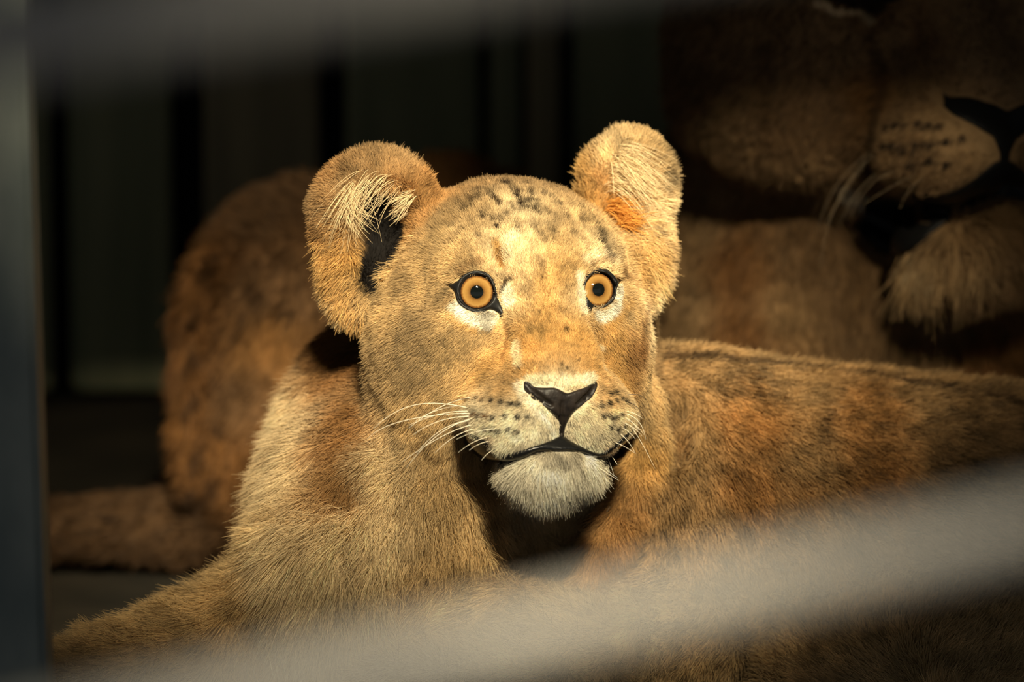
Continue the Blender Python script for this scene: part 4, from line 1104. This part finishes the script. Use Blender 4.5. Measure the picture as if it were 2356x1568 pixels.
for i, (a, b) in enumerate(edges):
    box('plank', ((a - CX) * kx, WALL_Y - 0.022 - 0.004 * (i % 3), 0.01), ((b - CX) * kx, WALL_Y, 1.49), M_PLANK_B if i in (7, 4) else M_PLANK, wall, bevel=0.004)
box('wall_left', (-2.66, -2.5, 0.0), (-2.6, WALL_Y + 0.06, 1.5), M_PLANK, kind='structure')
box('wall_right', (2.6, -2.5, 0.0), (2.66, WALL_Y + 0.06, 1.5), M_PLANK, kind='structure')
# added roof, out of view, with holes cut to shape the sunlight
ZR = 1.5
RD = 1.68
def roof_hit(p):
    p = np.asarray(p); return p + SUN_DIR * ((ZR - p[2]) / SUN_DIR[2])
hc = roof_hit((0.007, -0.03, 0.30))               # where the light on the cub's face comes through
rc = roof_hit(to_world(PD(1250, 1410, W(RD))))    # and the light on the lower rail
LIGHT_HOLES = [(hc[0] - 0.28, hc[0] + 0.17, hc[1] - 0.17, hc[1] + 0.10), (hc[0] - 0.13, hc[0] + 0.29, hc[1] + 0.10, hc[1] + 0.29),
         (hc[0] - 0.31, hc[0] - 0.17, hc[1] + 0.48, hc[1] + 0.64), (rc[0] - 0.085, rc[0] + 0.085, rc[1] - 0.15, rc[1] + 0.15)]   # x0, x1, y0, y1
ys = sorted({-5.2, WALL_Y + 0.06, *[h[2] for h in LIGHT_HOLES], *[h[3] for h in LIGHT_HOLES]})
first_slab = None
for y0, y1 in zip(ys[:-1], ys[1:]):
    cut = sorted((h[0], h[1]) for h in LIGHT_HOLES if h[2] < (y0 + y1) / 2 < h[3])
    x = -2.66
    for a_, b_ in cut + [(2.66, 2.66)]:
        o = box('shade_slab' if first_slab else 'shade_roof', (x, y0, ZR), (a_, y1, ZR + 0.05), M_SHADE_ROOF, first_slab)
        if not first_slab: first_slab = o; o['kind'] = 'structure'
        x = b_

# ------------------------------------------------------------------ steel post and the sloping barrier rails in front
M_POST = noise_mat('grey_painted_steel', (0.15, 0.18, 0.175), (0.34, 0.36, 0.32), 14, 0.55, (1, 1, 0.5), 0.1)
pc = to_world(PD(68, 900, W(3.61)))
post = box('steel_post', (-0.05, -0.03, 0), (0.05, 0.03, 1.48), M_POST, bevel=0.004)
post.location = (pc[0] - 0.05, pc[1], 0.742); post.rotation_euler = (0, math.radians(-1.0), 0)
post['label'] = 'upright grey painted steel post standing at the left edge'; post['category'] = 'post'
M_RAIL = noise_mat('galvanised_rail', (0.20, 0.20, 0.205), (0.30, 0.295, 0.29), 20, 0.5, bump=0.05)
def rail_pts(x0, y0, x1, y1):
    a = to_world(PD(x0, y0, W(RD))); b = to_world(PD(x1, y1, W(RD))); return a, b
rbase = np.array([0.0, to_world(PD(1178, 784, W(RD)))[1], 0.0])
railing = thing('barrier_railing', 'out-of-focus grey barrier railing with sloping tubes in front of the lions', 'railing', rbase)
def rail(name, a, b, r):
    v, f = tube(np.linspace(a, b, 8), r, r, 16)
    return mesh_obj(name, v, f, M_RAIL, railing, rbase)
a, b = rail_pts(-3300, 1575 + 0.214 * 3950, 5600, 1575 - 0.214 * 4950); rail('rail', a, b, 0.0078)
e0, e1 = a, b
a2, b2_ = rail_pts(-3300, 70 + 0.155 * 3380, 5600, 70 - 0.155 * 5520); rail('rail', a2, b2_, 0.0135)
for q0, q1 in ((e0, a2), (e1, b2_)):
    top = np.maximum(q0, q1) + np.array([0, 0, 0.02]); bot = np.array([top[0], top[1], 0.0])
    v, f = tube(np.linspace(bot, top, 4), 0.014, 0.014, 16); mesh_obj('rail_post', v, f, M_RAIL, railing, rbase)
